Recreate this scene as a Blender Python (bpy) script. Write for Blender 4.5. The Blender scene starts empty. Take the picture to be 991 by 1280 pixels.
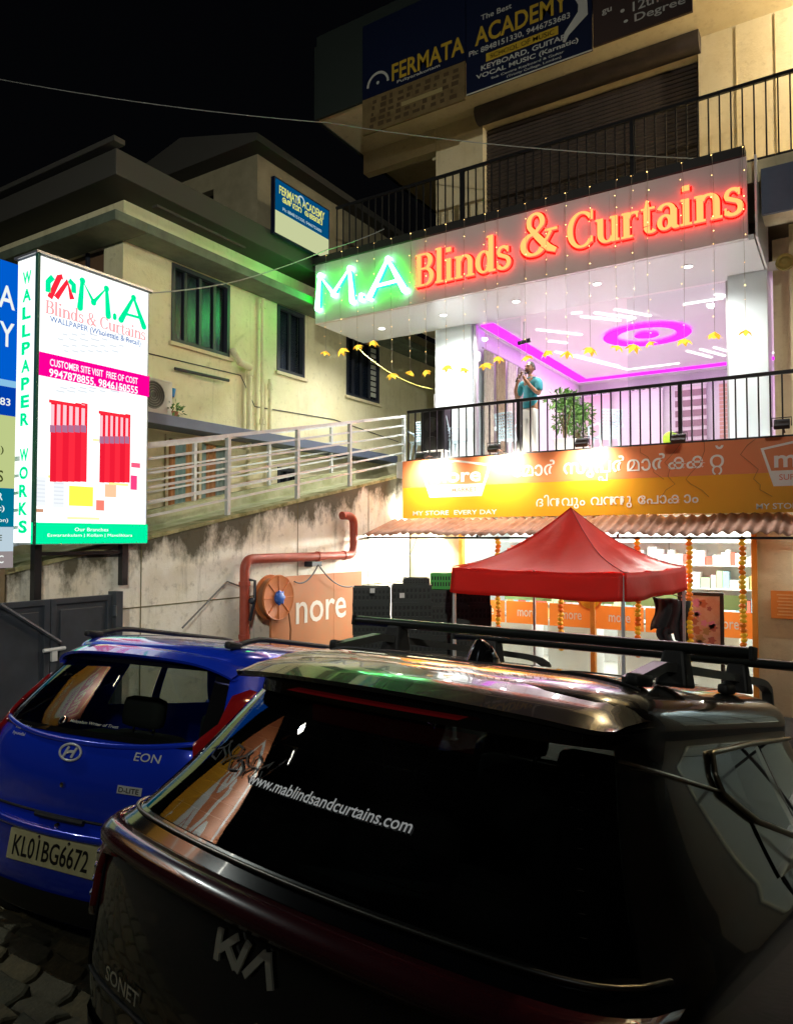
import bpy, bmesh, math, random
from mathutils import Vector, Matrix
random.seed(7)
S = bpy.context.scene
COL = S.collection
R_ = math.radians
# ------------------------------------------------------------------ camera, world, light, exposure
W_PX, H_PX, F_PX = 991.0, 1280.0, 900.0
YAW, PIT, EYE = R_(32.1), R_(1.97), Vector((0, 0, 2.0))
cd = bpy.data.cameras.new('camera'); cam = bpy.data.objects.new('camera', cd); COL.objects.link(cam)
cd.sensor_fit = 'HORIZONTAL'; cd.sensor_width = 36; cd.lens = 36 * F_PX / W_PX
cd.clip_start = 0.05; cd.clip_end = 800
cam.location = EYE; cam.rotation_euler = (math.pi / 2 + PIT, 0, YAW)
S.camera = cam
wd = bpy.data.worlds.new('World'); S.world = wd; wd.use_nodes = True
nt = wd.node_tree; bg = nt.nodes['Background']
sky = nt.nodes.new('ShaderNodeTexSky'); sky.sky_type = 'NISHITA'; sky.sun_disc = False
sky.sun_elevation = R_(-3.0); sky.sun_rotation = R_(200)
nt.links.new(sky.outputs[0], bg.inputs[0]); bg.inputs[1].default_value = 0.008
sd = bpy.data.lights.new('moon', 'SUN'); sd.energy = 0.012; sd.angle = R_(0.5); sd.color = (0.8, 0.88, 1.0)
so = bpy.data.objects.new('moon', sd); COL.objects.link(so); so.rotation_euler = (R_(40), 0, R_(20))
vs = S.view_settings; vs.view_transform = 'Standard'; vs.look = 'None'; vs.exposure = 1.7; vs.gamma = 1.0
try: vs.use_curve_mapping = False
except Exception: pass
S.render.resolution_x = 792; S.render.resolution_y = 1024

# ------------------------------------------------------------------ pixels to places
FW = Vector((-math.sin(YAW) * math.cos(PIT), math.cos(YAW) * math.cos(PIT), math.sin(PIT)))
RT = Vector((math.cos(YAW), math.sin(YAW), 0)); UP = RT.cross(FW)
def at(px, py, X=None, Y=None, Z=None):
    d = FW + RT * ((px - W_PX / 2) / F_PX) - UP * ((py - H_PX / 2) / F_PX)
    if X is not None: t = (X - EYE.x) / d.x
    elif Y is not None: t = (Y - EYE.y) / d.y
    else: t = (Z - EYE.z) / d.z
    return EYE + d * t

# ------------------------------------------------------------------ materials
MATS = {}
def mat(name, col, rough=0.6, metal=0.0, emit=0, ecol=None, coat=0.0, spec=0.5, alpha=None, trans=0.0,
        noise=None, bump=None):
    """noise=(scale, other colour, amount); bump=(scale, strength)"""
    if name in MATS: return MATS[name]
    m = bpy.data.materials.new(name); m.use_nodes = True; MATS[name] = m
    n = m.node_tree.nodes; l = m.node_tree.links; b = n['Principled BSDF']
    b.inputs['Base Color'].default_value = (*col, 1); b.inputs['Roughness'].default_value = rough
    b.inputs['Metallic'].default_value = metal; b.inputs['Coat Weight'].default_value = coat
    b.inputs['Coat Roughness'].default_value = 0.03
    b.inputs['Specular IOR Level'].default_value = spec; b.inputs['Transmission Weight'].default_value = trans
    if emit:
        b.inputs['Emission Color'].default_value = (*(ecol or col), 1); b.inputs['Emission Strength'].default_value = emit
    tc = None
    if noise or bump: tc = n.new('ShaderNodeTexCoord')
    if noise:
        t = n.new('ShaderNodeTexNoise'); t.inputs['Scale'].default_value = noise[0]; t.inputs['Detail'].default_value = 6
        t.inputs['Roughness'].default_value = 0.65
        l.new(tc.outputs['Object'], t.inputs['Vector'])
        r = n.new('ShaderNodeMapRange'); r.inputs[1].default_value = 0.38; r.inputs[2].default_value = 0.68
        r.inputs[3].default_value = 0; r.inputs[4].default_value = noise[2]
        l.new(t.outputs['Fac'], r.inputs[0])
        mx = n.new('ShaderNodeMix'); mx.data_type = 'RGBA'
        mx.inputs[6].default_value = (*col, 1); mx.inputs[7].default_value = (*noise[1], 1)
        l.new(r.outputs[0], mx.inputs[0]); l.new(mx.outputs[2], b.inputs['Base Color'])
    if bump:
        t = n.new('ShaderNodeTexNoise'); t.inputs['Scale'].default_value = bump[0]; t.inputs['Detail'].default_value = 5
        l.new(tc.outputs['Object'], t.inputs['Vector'])
        bp = n.new('ShaderNodeBump'); bp.inputs['Strength'].default_value = bump[1]; bp.inputs['Distance'].default_value = 0.02
        l.new(t.outputs['Fac'], bp.inputs['Height']); l.new(bp.outputs[0], b.inputs['Normal'])
    return m
def emis(name, col, s):
    if name in MATS: return MATS[name]
    m = bpy.data.materials.new(name); m.use_nodes = True; MATS[name] = m
    n = m.node_tree.nodes; n.remove(n['Principled BSDF'])
    e = n.new('ShaderNodeEmission'); e.inputs[0].default_value = (*col, 1); e.inputs[1].default_value = s*.34
    m.node_tree.links.new(e.outputs[0], n['Material Output'].inputs[0]); return m
def glass(name, tint, f=1.0, rough=0.0, dust=0.0):
    """thin pane: tinted see-through plus a mirror share by Fresnel"""
    if name in MATS: return MATS[name]
    m = bpy.data.materials.new(name); m.use_nodes = True; MATS[name] = m
    n = m.node_tree.nodes; l = m.node_tree.links; n.remove(n['Principled BSDF'])
    t = n.new('ShaderNodeBsdfTransparent'); t.inputs[0].default_value = (*tint, 1)
    g = n.new('ShaderNodeBsdfGlossy'); g.inputs['Roughness'].default_value = rough
    fr = n.new('ShaderNodeFresnel'); fr.inputs[0].default_value = 1.5
    mu = n.new('ShaderNodeMath'); mu.operation = 'MULTIPLY'; mu.inputs[1].default_value = f; mu.use_clamp = True
    mx = n.new('ShaderNodeMixShader')
    l.new(fr.outputs[0], mu.inputs[0]); l.new(mu.outputs[0], mx.inputs[0]); l.new(t.outputs[0], mx.inputs[1]); l.new(g.outputs[0], mx.inputs[2])
    out = mx.outputs[0]
    if dust:
        tc = n.new('ShaderNodeTexCoord'); no = n.new('ShaderNodeTexNoise'); no.inputs['Scale'].default_value = 6; no.inputs['Detail'].default_value = 8; l.new(tc.outputs['Object'], no.inputs['Vector'])
        r = n.new('ShaderNodeMapRange'); r.inputs[1].default_value = .35; r.inputs[2].default_value = .75; r.inputs[4].default_value = dust*2; l.new(no.outputs['Fac'], r.inputs[0])
        df = n.new('ShaderNodeBsdfDiffuse'); df.inputs[0].default_value = (.45,.43,.38,1); m2 = n.new('ShaderNodeMixShader'); l.new(r.outputs[0], m2.inputs[0]); l.new(out, m2.inputs[1]); l.new(df.outputs[0], m2.inputs[2]); out = m2.outputs[0]
    l.new(out, n['Material Output'].inputs[0]); return m
def stained(name, base, moss, dark, top=None):
    """rain-streaked, mossy plaster: vertical streaks and blotches"""
    if name in MATS: return MATS[name]
    m = bpy.data.materials.new(name); m.use_nodes = True; MATS[name] = m
    n = m.node_tree.nodes; l = m.node_tree.links; b = n['Principled BSDF']; b.inputs['Roughness'].default_value = 0.85
    tc = n.new('ShaderNodeTexCoord')
    def noi(scale, vec, detail=7):
        mp = n.new('ShaderNodeMapping'); mp.inputs['Scale'].default_value = vec; l.new(tc.outputs['Object'], mp.inputs['Vector'])
        t = n.new('ShaderNodeTexNoise'); t.inputs['Scale'].default_value = scale; t.inputs['Detail'].default_value = detail
        t.inputs['Roughness'].default_value = 0.7
        l.new(mp.outputs[0], t.inputs['Vector']); return t.outputs['Fac']
    def rng(x, a, c, hi):
        r = n.new('ShaderNodeMapRange'); r.inputs[1].default_value = a; r.inputs[2].default_value = c; r.inputs[4].default_value = hi
        l.new(x, r.inputs[0]); return r.outputs[0]
    def mix(f, a, c):
        x = n.new('ShaderNodeMix'); x.data_type = 'RGBA'; l.new(f, x.inputs[0])
        if isinstance(a, tuple): x.inputs[6].default_value = (*a, 1)
        else: l.new(a, x.inputs[6])
        x.inputs[7].default_value = (*c, 1); return x.outputs[2]
    c = mix(rng(noi(1.3, (1, 1, 1)), .42, .68, .9), base, moss)
    c = mix(rng(noi(1.0, (5, 5, .5)), .56, .72, .5), c, dark)
    c = mix(rng(noi(7, (1, 1, 1)), .55, .75, .6), c, dark)
    if top:   # growth along the sloping coping: top = (y0, z0, slope) of the coping line
        sp = n.new('ShaderNodeSeparateXYZ'); l.new(tc.outputs['Object'], sp.inputs[0])
        ml = n.new('ShaderNodeMath'); ml.operation = 'MULTIPLY_ADD'; l.new(sp.outputs[1], ml.inputs[0]); ml.inputs[1].default_value = -top[2]; ml.inputs[2].default_value = top[2] * top[0] - top[1]
        ad = n.new('ShaderNodeMath'); l.new(sp.outputs[2], ad.inputs[0]); l.new(ml.outputs[0], ad.inputs[1])
        nz = noi(1.5, (1, 1.0, .55), 9); s2 = n.new('ShaderNodeMath'); s2.operation = 'MULTIPLY_ADD'; l.new(nz, s2.inputs[0]); s2.inputs[1].default_value = 2.2; l.new(ad.outputs[0], s2.inputs[2])
        c = mix(rng(s2.outputs[0], .72, 1.02, .92), c, (.04, .037, .012))
    l.new(c, b.inputs['Base Color'])
    bp = n.new('ShaderNodeBump'); bp.inputs['Strength'].default_value = .35; bp.inputs['Distance'].default_value = .02
    l.new(noi(14, (1, 1, 1)), bp.inputs['Height']); l.new(bp.outputs[0], b.inputs['Normal'])
    return m

# ------------------------------------------------------------------ mesh builder
class MB:
    def __init__(s): s.v = []; s.f = []; s.m = []; s.cm = 0
    def add(s, vs, fs):
        o = len(s.v); s.v += [Vector(v) for v in vs]; s.f += [tuple(i + o for i in f) for f in fs]; s.m += [s.cm] * len(fs); return s
    def box(s, a, b):
        x0, y0, z0 = [min(p, q) for p, q in zip(a, b)]; x1, y1, z1 = [max(p, q) for p, q in zip(a, b)]
        return s.add([(x0,y0,z0),(x1,y0,z0),(x1,y1,z0),(x0,y1,z0),(x0,y0,z1),(x1,y0,z1),(x1,y1,z1),(x0,y1,z1)],
                     [(0,3,2,1),(4,5,6,7),(0,1,5,4),(1,2,6,5),(2,3,7,6),(3,0,4,7)])
    def bbox(s, c, sz, b=.01):
        """box with chamfered vertical and horizontal edges"""
        bm = bmesh.new(); bmesh.ops.create_cube(bm, size=1)
        for v in bm.verts: v.co = Vector((v.co.x*sz[0], v.co.y*sz[1], v.co.z*sz[2]))
        bmesh.ops.bevel(bm, geom=bm.edges[:], offset=b, segments=2, affect='EDGES', profile=.6)
        bm.verts.index_update(); s.add([v.co + Vector(c) for v in bm.verts], [[v.index for v in f.verts] for f in bm.faces]); bm.free(); return s
    def beam(s, p, q, w, h, up=(0,0,1)):
        p = Vector(p); q = Vector(q); d = (q-p).normalized(); u = Vector(up); r = d.cross(u).normalized(); u = r.cross(d)
        c = [r*a*w/2 + u*b*h/2 for a, b in ((-1,-1),(1,-1),(1,1),(-1,1))]
        return s.add([p+k for k in c]+[q+k for k in c], [(0,1,2,3),(7,6,5,4),(0,4,5,1),(1,5,6,2),(2,6,7,3),(3,7,4,0)])
    def tube(s, path, r, n=8, cap=True):
        path = [Vector(p) for p in path]; o = len(s.v); prev = None
        for i, p in enumerate(path):
            d = (path[min(i+1,len(path)-1)] - path[max(i-1,0)]).normalized()
            if prev is None: a = d.cross(Vector((0,0,1)) if abs(d.z) < .9 else Vector((1,0,0))).normalized()
            else: a = (prev - d*prev.dot(d)).normalized()
            prev = a; b = d.cross(a); rr = r[i] if isinstance(r, (list, tuple)) else r
            s.v += [p + (a*math.cos(k*2*math.pi/n) + b*math.sin(k*2*math.pi/n))*rr for k in range(n)]
        fs = [(o+i*n+k, o+i*n+(k+1)%n, o+(i+1)*n+(k+1)%n, o+(i+1)*n+k) for i in range(len(path)-1) for k in range(n)]
        if cap: fs += [tuple(o+k for k in range(n))[::-1], tuple(o+(len(path)-1)*n+k for k in range(n))]
        s.f += fs; s.m += [s.cm]*len(fs); return s
    def lathe(s, prof, c=(0,0,0), axis=(0,0,1), n=16):
        ax = Vector(axis).normalized(); a = ax.cross(Vector((0,0,1)) if abs(ax.z) < .9 else Vector((1,0,0))).normalized(); b = ax.cross(a); c = Vector(c); o = len(s.v)
        for r, h in prof: s.v += [c + ax*h + (a*math.cos(k*2*math.pi/n)+b*math.sin(k*2*math.pi/n))*max(r, 1e-4) for k in range(n)]
        fs = [(o+i*n+k, o+i*n+(k+1)%n, o+(i+1)*n+(k+1)%n, o+(i+1)*n+k) for i in range(len(prof)-1) for k in range(n)]
        s.f += fs; s.m += [s.cm]*len(fs); return s
    def ball(s, c, r, n=8, m=6):
        rr = r if isinstance(r, tuple) else (r, r, r); o = len(s.v); c = Vector(c)
        for i in range(m+1):
            t = math.pi*i/m
            s.v += [c + Vector((rr[0]*math.sin(t)*math.cos(k*2*math.pi/n), rr[1]*math.sin(t)*math.sin(k*2*math.pi/n), rr[2]*math.cos(t))) for k in range(n)]
        fs = [(o+i*n+k, o+(i+1)*n+k, o+(i+1)*n+(k+1)%n, o+i*n+(k+1)%n) for i in range(m) for k in range(n)]
        s.f += fs; s.m += [s.cm]*len(fs); return s
    def grid(s, fn, nu, nv):
        o = len(s.v); s.v += [Vector(fn(i/nu, j/nv)) for j in range(nv+1) for i in range(nu+1)]
        fs = [(o+j*(nu+1)+i, o+j*(nu+1)+i+1, o+(j+1)*(nu+1)+i+1, o+(j+1)*(nu+1)+i) for j in range(nv) for i in range(nu)]
        s.f += fs; s.m += [s.cm]*len(fs); return s
    def prism(s, poly, fr, d0, d1):
        """2-D polygon in frame fr, extruded along its normal from d0 to d1"""
        n = len(poly); o = len(s.v)
        s.v += [fr(a, b, d0) for a, b in poly] + [fr(a, b, d1) for a, b in poly]
        fs = [tuple(o+n+k for k in range(n)), tuple(o+n-1-k for k in range(n))] + [(o+k, o+(k+1)%n, o+n+(k+1)%n, o+n+k) for k in range(n)]
        s.f += fs; s.m += [s.cm]*len(fs); return s
    def mesh(s, name, mats, smooth=False):
        me = bpy.data.meshes.new(name); me.from_pydata([tuple(v) for v in s.v], [], s.f)
        for m in (mats if isinstance(mats, (list, tuple)) else [mats]): me.materials.append(m)
        if any(s.m): me.polygons.foreach_set('material_index', s.m)
        if smooth: me.polygons.foreach_set('use_smooth', [True]*len(me.polygons))
        me.update(); return me
    def build(s, name, mats, parent=None, smooth=False, bevel=0, label=None, cat=None, group=None, kind=None, angle=None):
        return link(name, s.mesh(name, mats, smooth), parent, bevel, label, cat, group, kind, angle)
def frame(o, r, u):
    o, r, u = Vector(o), Vector(r).normalized(), Vector(u).normalized(); n = r.cross(u)
    return lambda a, b, c=0: o + r*a + u*b + n*c
def tag(o, label=None, cat=None, group=None, kind=None):
    if label: o['label'] = label
    if cat: o['category'] = cat
    if group: o['group'] = group
    if kind: o['kind'] = kind
    return o
def link(name, me, parent=None, bevel=0, label=None, cat=None, group=None, kind=None, angle=None):
    o = bpy.data.objects.new(name, me); COL.objects.link(o)
    if parent is not None: attach(o, parent)
    if bevel:
        md = o.modifiers.new('bevel', 'BEVEL'); md.width = bevel; md.segments = 2; md.limit_method = 'ANGLE'; md.angle_limit = R_(40)
    if angle:
        md = o.modifiers.new('edge', 'EDGE_SPLIT'); md.split_angle = R_(angle)
    return tag(o, label, cat, group, kind)
ROOTM = {}
def attach(o, parent):
    o.parent = parent
    o.matrix_parent_inverse = ROOTM[parent.name].inverted() if parent.name in ROOTM else Matrix()
def thing(name, loc, label, cat, group=None, mtx=None):
    """an Empty at the thing's base; parts are given in world places unless mtx is set (then in the thing's own)"""
    o = bpy.data.objects.new(name, None); COL.objects.link(o); o.empty_display_size = .1
    if mtx is None:
        o.location = loc; ROOTM[o.name] = Matrix.Translation(Vector(loc))
    else: o.matrix_world = mtx
    return tag(o, label, cat, group)
def copy_tree(o, parent=None):
    c = o.copy(); COL.objects.link(c); c.parent = parent
    for ch in list(o.children): copy_tree(ch, c)
    return c
def simple(name, mb, m, label, cat, group=None, **k): return mb.build(name, m, None, label=label, cat=cat, group=group, **k)
def rect(s, fr, a0, b0, a1, b1, d0, d1): return s.prism([(a0,b0),(a1,b0),(a1,b1),(a0,b1)], fr, d0, d1)
MB.rect = rect

# ------------------------------------------------------------------ lettering
def txt2d(body, bold=0.0, spacing=1.0):
    """flat lettering as (verts2d, faces, bbox)"""
    c = bpy.data.curves.new('t', 'FONT'); c.body = body; c.size = 1; c.offset = bold; c.space_character = spacing; c.resolution_u = 3
    o = bpy.data.objects.new('t', c); COL.objects.link(o)
    me = bpy.data.meshes.new_from_object(o)
    v = [(p.co.x, p.co.y) for p in me.vertices]; f = [tuple(q.vertices) for q in me.polygons]
    bpy.data.objects.remove(o); bpy.data.curves.remove(c); bpy.data.meshes.remove(me)
    if not v: return [], [], (0, 0, 1, 1)
    xs = [p[0] for p in v]; ys = [p[1] for p in v]
    return v, f, (min(xs), min(ys), max(xs), max(ys))
def lettering(s, body, fr, a0, b0, w, h, d, bold=0.0, shear=0.0, spacing=1.0):
    """fit the lettering into the box a0,b0,w,h of frame fr, at depth d"""
    v, f, (x0, y0, x1, y1) = txt2d(body, bold, spacing)
    sx = w / max(x1-x0, 1e-5); sy = h / max(y1-y0, 1e-5)
    return s.add([fr(a0 + (x-x0)*sx + shear*(y-y0)*sy, b0 + (y-y0)*sy, d) for x, y in v], f)
MB.text = lettering
def clusters(s, items, fr, a0, b0, size, d, bold=.012):
    """lettering set glyph by glyph: items (text, x, y, scale) in units of the letter size"""
    for body, x, y, k in items:
        v, f, _ = txt2d(body, bold)
        s.add([fr(a0 + (x + p*k)*size, b0 + (y + q*k)*size, d) for p, q in v], f)
    return s
MB.clusters = clusters
TK, TN = .155, .06
def _arc(cx, cy, rx, ry, a0, a1, n=14, tk=TK, tn=TN):
    out = []
    for i in range(n+1):
        a = R_(a0 + (a1-a0)*i/n); out.append((cx+rx*math.cos(a), cy+ry*math.sin(a), tn+(tk-tn)*abs(math.cos(a))**1.4))
    return out
def _st(x, y0, y1, w=TK): return [(x, y0, w), (x, y1, w)]
def _hz(x0, x1, y, w=TN): return [(x0, y, w), (x1, y, w)]
SERIF = {
 'B': (.74, [_st(.14,0,1), _hz(0,.36,.03), _hz(0,.36,.97), _arc(.36,.75,.22,.22,90,-90), _hz(.14,.4,.53), _arc(.38,.275,.25,.245,90,-90)]),
 'l': (.36, [_st(.17,0,1.06), _hz(.02,.33,.03), _hz(.03,.17,1.03)]),
 'i': (.36, [_st(.17,0,.67), _hz(.02,.33,.03), _hz(.03,.17,.64), [(.17,.86,.17),(.17,1.0,.17)]]),
 'n': (.76, [_st(.17,0,.67), _hz(.02,.32,.03), _hz(.03,.17,.64), _arc(.39,.42,.2,.22,150,0), _st(.59,0,.44), _hz(.45,.74,.03)]),
 'd': (.74, [_arc(.31,.33,.21,.3,0,360,24), _st(.56,0,1.06), _hz(.56,.72,.03), _hz(.42,.56,1.03)]),
 's': (.5, [_arc(.24,.49,.16,.15,30,200,10,.11,.08) + _arc(.24,.19,.19,.17,60,-150,12,.13,.08), [(.39,.65,.05),(.39,.48,.05)], [(.06,.03,.05),(.06,.2,.05)]]),
 'C': (.86, [_arc(.47,.5,.36,.46,40,320,26), [(.78,.98,.06),(.78,.72,.06)], [(.77,.28,.06),(.77,.12,.06)]]),
 'u': (.76, [_st(.17,.24,.67), _hz(.03,.17,.64), _arc(.37,.25,.2,.22,180,330), _st(.59,0,.67), _hz(.45,.59,.64), _hz(.59,.73,.03)]),
 'r': (.55, [_st(.17,0,.67), _hz(.02,.36,.03), _hz(.03,.17,.64), _arc(.38,.46,.19,.17,160,50), [(.45,.56,.13),(.5,.56,.13)]]),
 't': (.46, [[(.2,.86,.05),(.19,.6,TK),(.19,.2,TK)], _arc(.31,.18,.12,.15,180,320,8), _hz(.03,.42,.64)]),
 'a': (.62, [_arc(.23,.2,.15,.17,0,360,18,.12,.06), _arc(.26,.47,.19,.18,160,0,10,.13,.06), _st(.46,.05,.5), _arc(.53,.08,.07,.06,180,330,6,.1,.05)]),
 '&': (.98, [_arc(.4,.77,.17,.2,-30,215,16,.12,.06) + [(.45,.42,.14),(.72,.12,.16),(.9,.03,.1)], [(.55,.68,.1),(.38,.52,.08)] + _arc(.34,.26,.25,.24,110,330,14), [(.56,.16,.07),(.78,.5,.07)], _hz(.64,.94,.53)]),
}
def ribbon(s, pts, fr, sc, a0, b0, d0, d1, shear=0.0):
    """thick stroke through pts (x, y, width) as a solid"""
    n = len(pts); L = []; Rr = []
    for i, (x, y, w) in enumerate(pts):
        x0, y0, _ = pts[max(i-1,0)]; x1, y1, _ = pts[min(i+1,n-1)]
        dx, dy = x1-x0, y1-y0; q = math.hypot(dx, dy) or 1; nx, ny = -dy/q, dx/q
        L.append((x+nx*w/2, y+ny*w/2)); Rr.append((x-nx*w/2, y-ny*w/2))
    F = lambda p, d: fr(a0+(p[0]+shear*p[1])*sc, b0+p[1]*sc, d)
    o = len(s.v)
    for a, b in zip(L, Rr): s.v += [F(a,d1), F(b,d1), F(b,d0), F(a,d0)]
    cm = s.cm
    for i in range(n-1):
        k = o+i*4
        s.f += [(k,k+1,k+5,k+4),(k+1,k+2,k+6,k+5),(k+2,k+3,k+7,k+6),(k+3,k,k+4,k+7)]; s.m += [0, 1, 1, 1]
    s.f += [(o,o+3,o+2,o+1),(o+4*n-4,o+4*n-3,o+4*n-2,o+4*n-1)]; s.m += [1, 1]
    return s
MB.ribbon = ribbon
# ------------------------------------------------------------------ the ground
def sstep(x): x = max(0.0, min(1.0, x)); return x*x*(3-2*x)
def gz(x, y):
    if y < -1: z = .567
    elif y < 5.88: z = .38 - .187*y
    else: z = -.72
    w = sstep((y+1.2)/1.5)*sstep((6.5-y)/1.5)
    return z + .085*sstep((-2.0-x)/.25)*w
def lines(*seg):
    out = []
    for a, b, n in seg: out += [a+(b-a)*i/n for i in range(n)]
    return out + [seg[-1][1]]
gx = lines((-150,-12,8),(-12,-2.4,12),(-2.4,-1.9,6),(-1.9,6,10),(6,150,8)); gy = lines((-150,-4,8),(-4,-1,4),(-1,5.88,28),(5.88,9,6),(9,24,6),(24,200,8))
mb = MB(); mb.v = [Vector((x,y,gz(x,y))) for y in gy for x in gx]; nx = len(gx)
mb.f = [(j*nx+i, j*nx+i+1, (j+1)*nx+i+1, (j+1)*nx+i) for j in range(len(gy)-1) for i in range(nx-1)]; mb.m = [0]*len(mb.f)
M_ground = mat('ground_concrete', (.035,.033,.028), .9, noise=(3,(.02,.02,.016),.9), bump=(25,.5))
ground = mb.build('ground', M_ground, kind='structure')
# paving stones where the yard shows beside the cars
M_pav = [mat('paver_a', (.16,.14,.085), .8, noise=(18,(.08,.075,.04),.8), bump=(60,.4)), mat('paver_b', (.12,.11,.06), .85, noise=(15,(.05,.05,.03),.8), bump=(60,.4)), mat('paver_c', (.19,.15,.07), .8, noise=(20,(.09,.08,.04),.8), bump=(60,.4))]
pm = []
for m in M_pav:
    p = MB(); prof = [(-.118,-.02),(-.09,-.062),(.03,-.054),(.118,-.058),(.1,.0),(.122,.05),(.0,.06),(-.11,.054)]
    q = [(x*.9, y*.86) for x, y in prof]; n = len(prof)
    p.v = [Vector((x,y,-.03)) for x,y in prof]+[Vector((x,y,.022)) for x,y in prof]+[Vector((x,y,.03)) for x,y in q]
    p.f = [tuple(2*n+k for k in range(n))] + [(a*n+k, a*n+(k+1)%n, (a+1)*n+(k+1)%n, (a+1)*n+k) for a in (0,1) for k in range(n)]; p.m = [0]*len(p.f)
    pm.append(p.mesh('paver', m))
for j in range(17):
    for i in range(17):
        x = -5.3+.25*i+(.125 if j%2 else 0); y = .55+.125*j
        o = bpy.data.objects.new('paver', random.choice(pm)); COL.objects.link(o); o.parent = ground
        o.location = (x+random.uniform(-.004,.004), y, gz(x,y)+random.uniform(-.004,.004)); o.rotation_euler = (math.atan(-.187)+random.uniform(-.012,.012), random.uniform(-.012,.012), random.uniform(-.03,.03)+(math.pi if random.random()<.5 else 0))

# ------------------------------------------------------------------ walls with openings
def wall(s, fr, w0, w1, h0, h1, holes, th):
    xs = sorted({w0,w1}|{v for h in holes for v in (h[0],h[2])}); zs = sorted({h0,h1}|{v for h in holes for v in (h[1],h[3])})
    for i in range(len(xs)-1):
        for j in range(len(zs)-1):
            cx, cz = (xs[i]+xs[i+1])/2, (zs[j]+zs[j+1])/2
            if any(h[0]<cx<h[2] and h[1]<cz<h[3] for h in holes): continue
            for d in (0,-th): s.add([fr(xs[i],zs[j],d),fr(xs[i+1],zs[j],d),fr(xs[i+1],zs[j+1],d),fr(xs[i],zs[j+1],d)], [(0,1,2,3)])
    for a,b,c,d in list(holes)+[(w0,h0,w1,h1)]:
        pts = [(a,b),(c,b),(c,d),(a,d)]
        for k in range(4):
            p, q = pts[k], pts[(k+1)%4]; s.add([fr(*p,0),fr(*q,0),fr(*q,-th),fr(*p,-th)], [(0,1,2,3)])
    return s
MB.wall = wall
def fy(Y, X=0, Z=0): return frame((X,Y,Z),(1,0,0),(0,0,1))     # faces the street (-Y)
def fx(X, Y=0, Z=0): return frame((X,Y,Z),(0,1,0),(0,0,1))     # faces right (+X)

M_white = mat('white_plaster', (.8,.8,.8), .5, noise=(4,(.72,.72,.72),.6))
M_cream = stained('cream_plaster', (.74,.65,.44), (.66,.56,.34), (.48,.39,.22))
M_bwall = mat('bluish_white_cladding', (.74,.82,.86), .3)
M_blue = mat('blue_grey_paint', (.13,.16,.24), .5, noise=(3,(.1,.12,.18),.6))
M_blackm = mat('black_painted_steel', (.012,.012,.014), .4)
M_darkpaint = mat('dark_band_paint', (.02,.02,.02), .6)
M_shut = mat('shutter_paint', (.06,.045,.04), .5, noise=(5,(.03,.025,.02),.7))
M_pinkceil = mat('ceiling_white_gypsum', (.82,.78,.8), .55)
M_floor = mat('glossy_floor_tile', (.6,.58,.55), .2)
M_steel = mat('grey_painted_steel', (.68,.7,.7), .4, noise=(9,(.5,.5,.48),.5))
M_alu = mat('aluminium', (.6,.6,.62), .35, metal=.8)
M_orange = mat('orange_frame_paint', (.7,.26,.03), .45)
M_wfr0 = mat('grille_dark',(.03,.03,.035),.5)
M_led = emis('led_white', (1,.97,.98), 3.2)
M_mag = emis('led_magenta', (.85,.02,1.0), 2.6)
M_down = emis('downlight_lens', (1,.98,.95), 14)
G_clear = glass('shop_glass', (.93,.97,.96), .8)

def area(name, loc, sx, sy, watt, col, parent, rot=(0,0,0), fixture=True):
    l = bpy.data.lights.new(name, 'AREA'); l.shape = 'RECTANGLE'; l.size = sx; l.size_y = sy; l.energy = watt; l.color = col
    o = bpy.data.objects.new(name, l); COL.objects.link(o); o.location = loc; o.rotation_euler = rot; attach(o, parent); return o
BX = thing('commercial_building', (-3,13.4,-.72), 'white and cream commercial building with lit curtain shop above a supermarket', 'building')
# ground floor: supermarket
mb = MB(); mb.wall(fy(12.4), -7.45, 5.0, -.72, 3.14, [(-6.33,-.60,-1.2,2.35),(2.3,-.3,4.1,2.3)], .18); mb.build('ground_floor_wall', M_cream, BX)
mb = MB(); mb.box((-7.4,12.6,-.75),(4.9,17.5,-.64)); mb.build('supermarket_floor', M_floor, BX)
mb = MB(); mb.wall(fy(17.4), -7.4, 4.9, -.64, 2.9, [], .1); mb.wall(fx(-7.3), 12.6, 17.28, -.64, 2.9, [], .08); mb.build('supermarket_wall', mat('super_wall',(.82,.84,.85),.5), BX)
mb = MB(); mb.box((-7.4,12.6,2.75),(4.9,17.5,2.9)); mb.build('supermarket_ceiling', M_white, BX)
for X in (-6.33,-3.8,-1.28): mb = MB(); mb.box((X,12.33,-.6),(X+.08,12.45,2.35)); mb.build('shopfront_post', M_orange, BX, bevel=.006)
for a,b in ((-6.25,-3.8),(-3.72,-1.28)):
    mb = MB(); mb.box((a,12.385,-.6),(b,12.395,2.35)); mb.build('shopfront_pane', G_clear, BX)
p = MB()
for k in range(4): p.box((2.3+.6*k-.02,12.40,-.3),(2.3+.6*k+.02,12.46,2.3))
for z in (.35,1.0,1.65): p.box((2.3,12.41,z-.02),(4.1,12.45,z+.02))
p.build('window_grille', M_wfr0, BX); p = MB(); p.box((2.3,12.47,-.3),(4.1,12.478,2.3)); p.build('shopfront_pane', G_clear, BX)
p = MB(); p.box((1.4,13.0,-.3),(4.8,13.04,2.4)); p.build('frosted_screen', mat('frosted_white',(.8,.85,.88),.5), BX)
area('window_tube_light', (3.2,12.75,2.25), 1.6, .1, 5, (.9,1,1), BX)
M_ob = mat('orange_band_print',(.85,.24,.03),.5,emit=.12)
for k in range(6):
    x = -6.2+.83*k; p = MB(); p.rect(fy(12.372), x, .42, x+.8, .82, 0, .004); b = p.build('window_band', M_ob, BX)
    p = MB(); p.text('more', fy(12.366), x+.22, .55, .36, .12, 0, .01); p.build('lettering', mat('band_white',(.9,.85,.8),.5), b)
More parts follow.
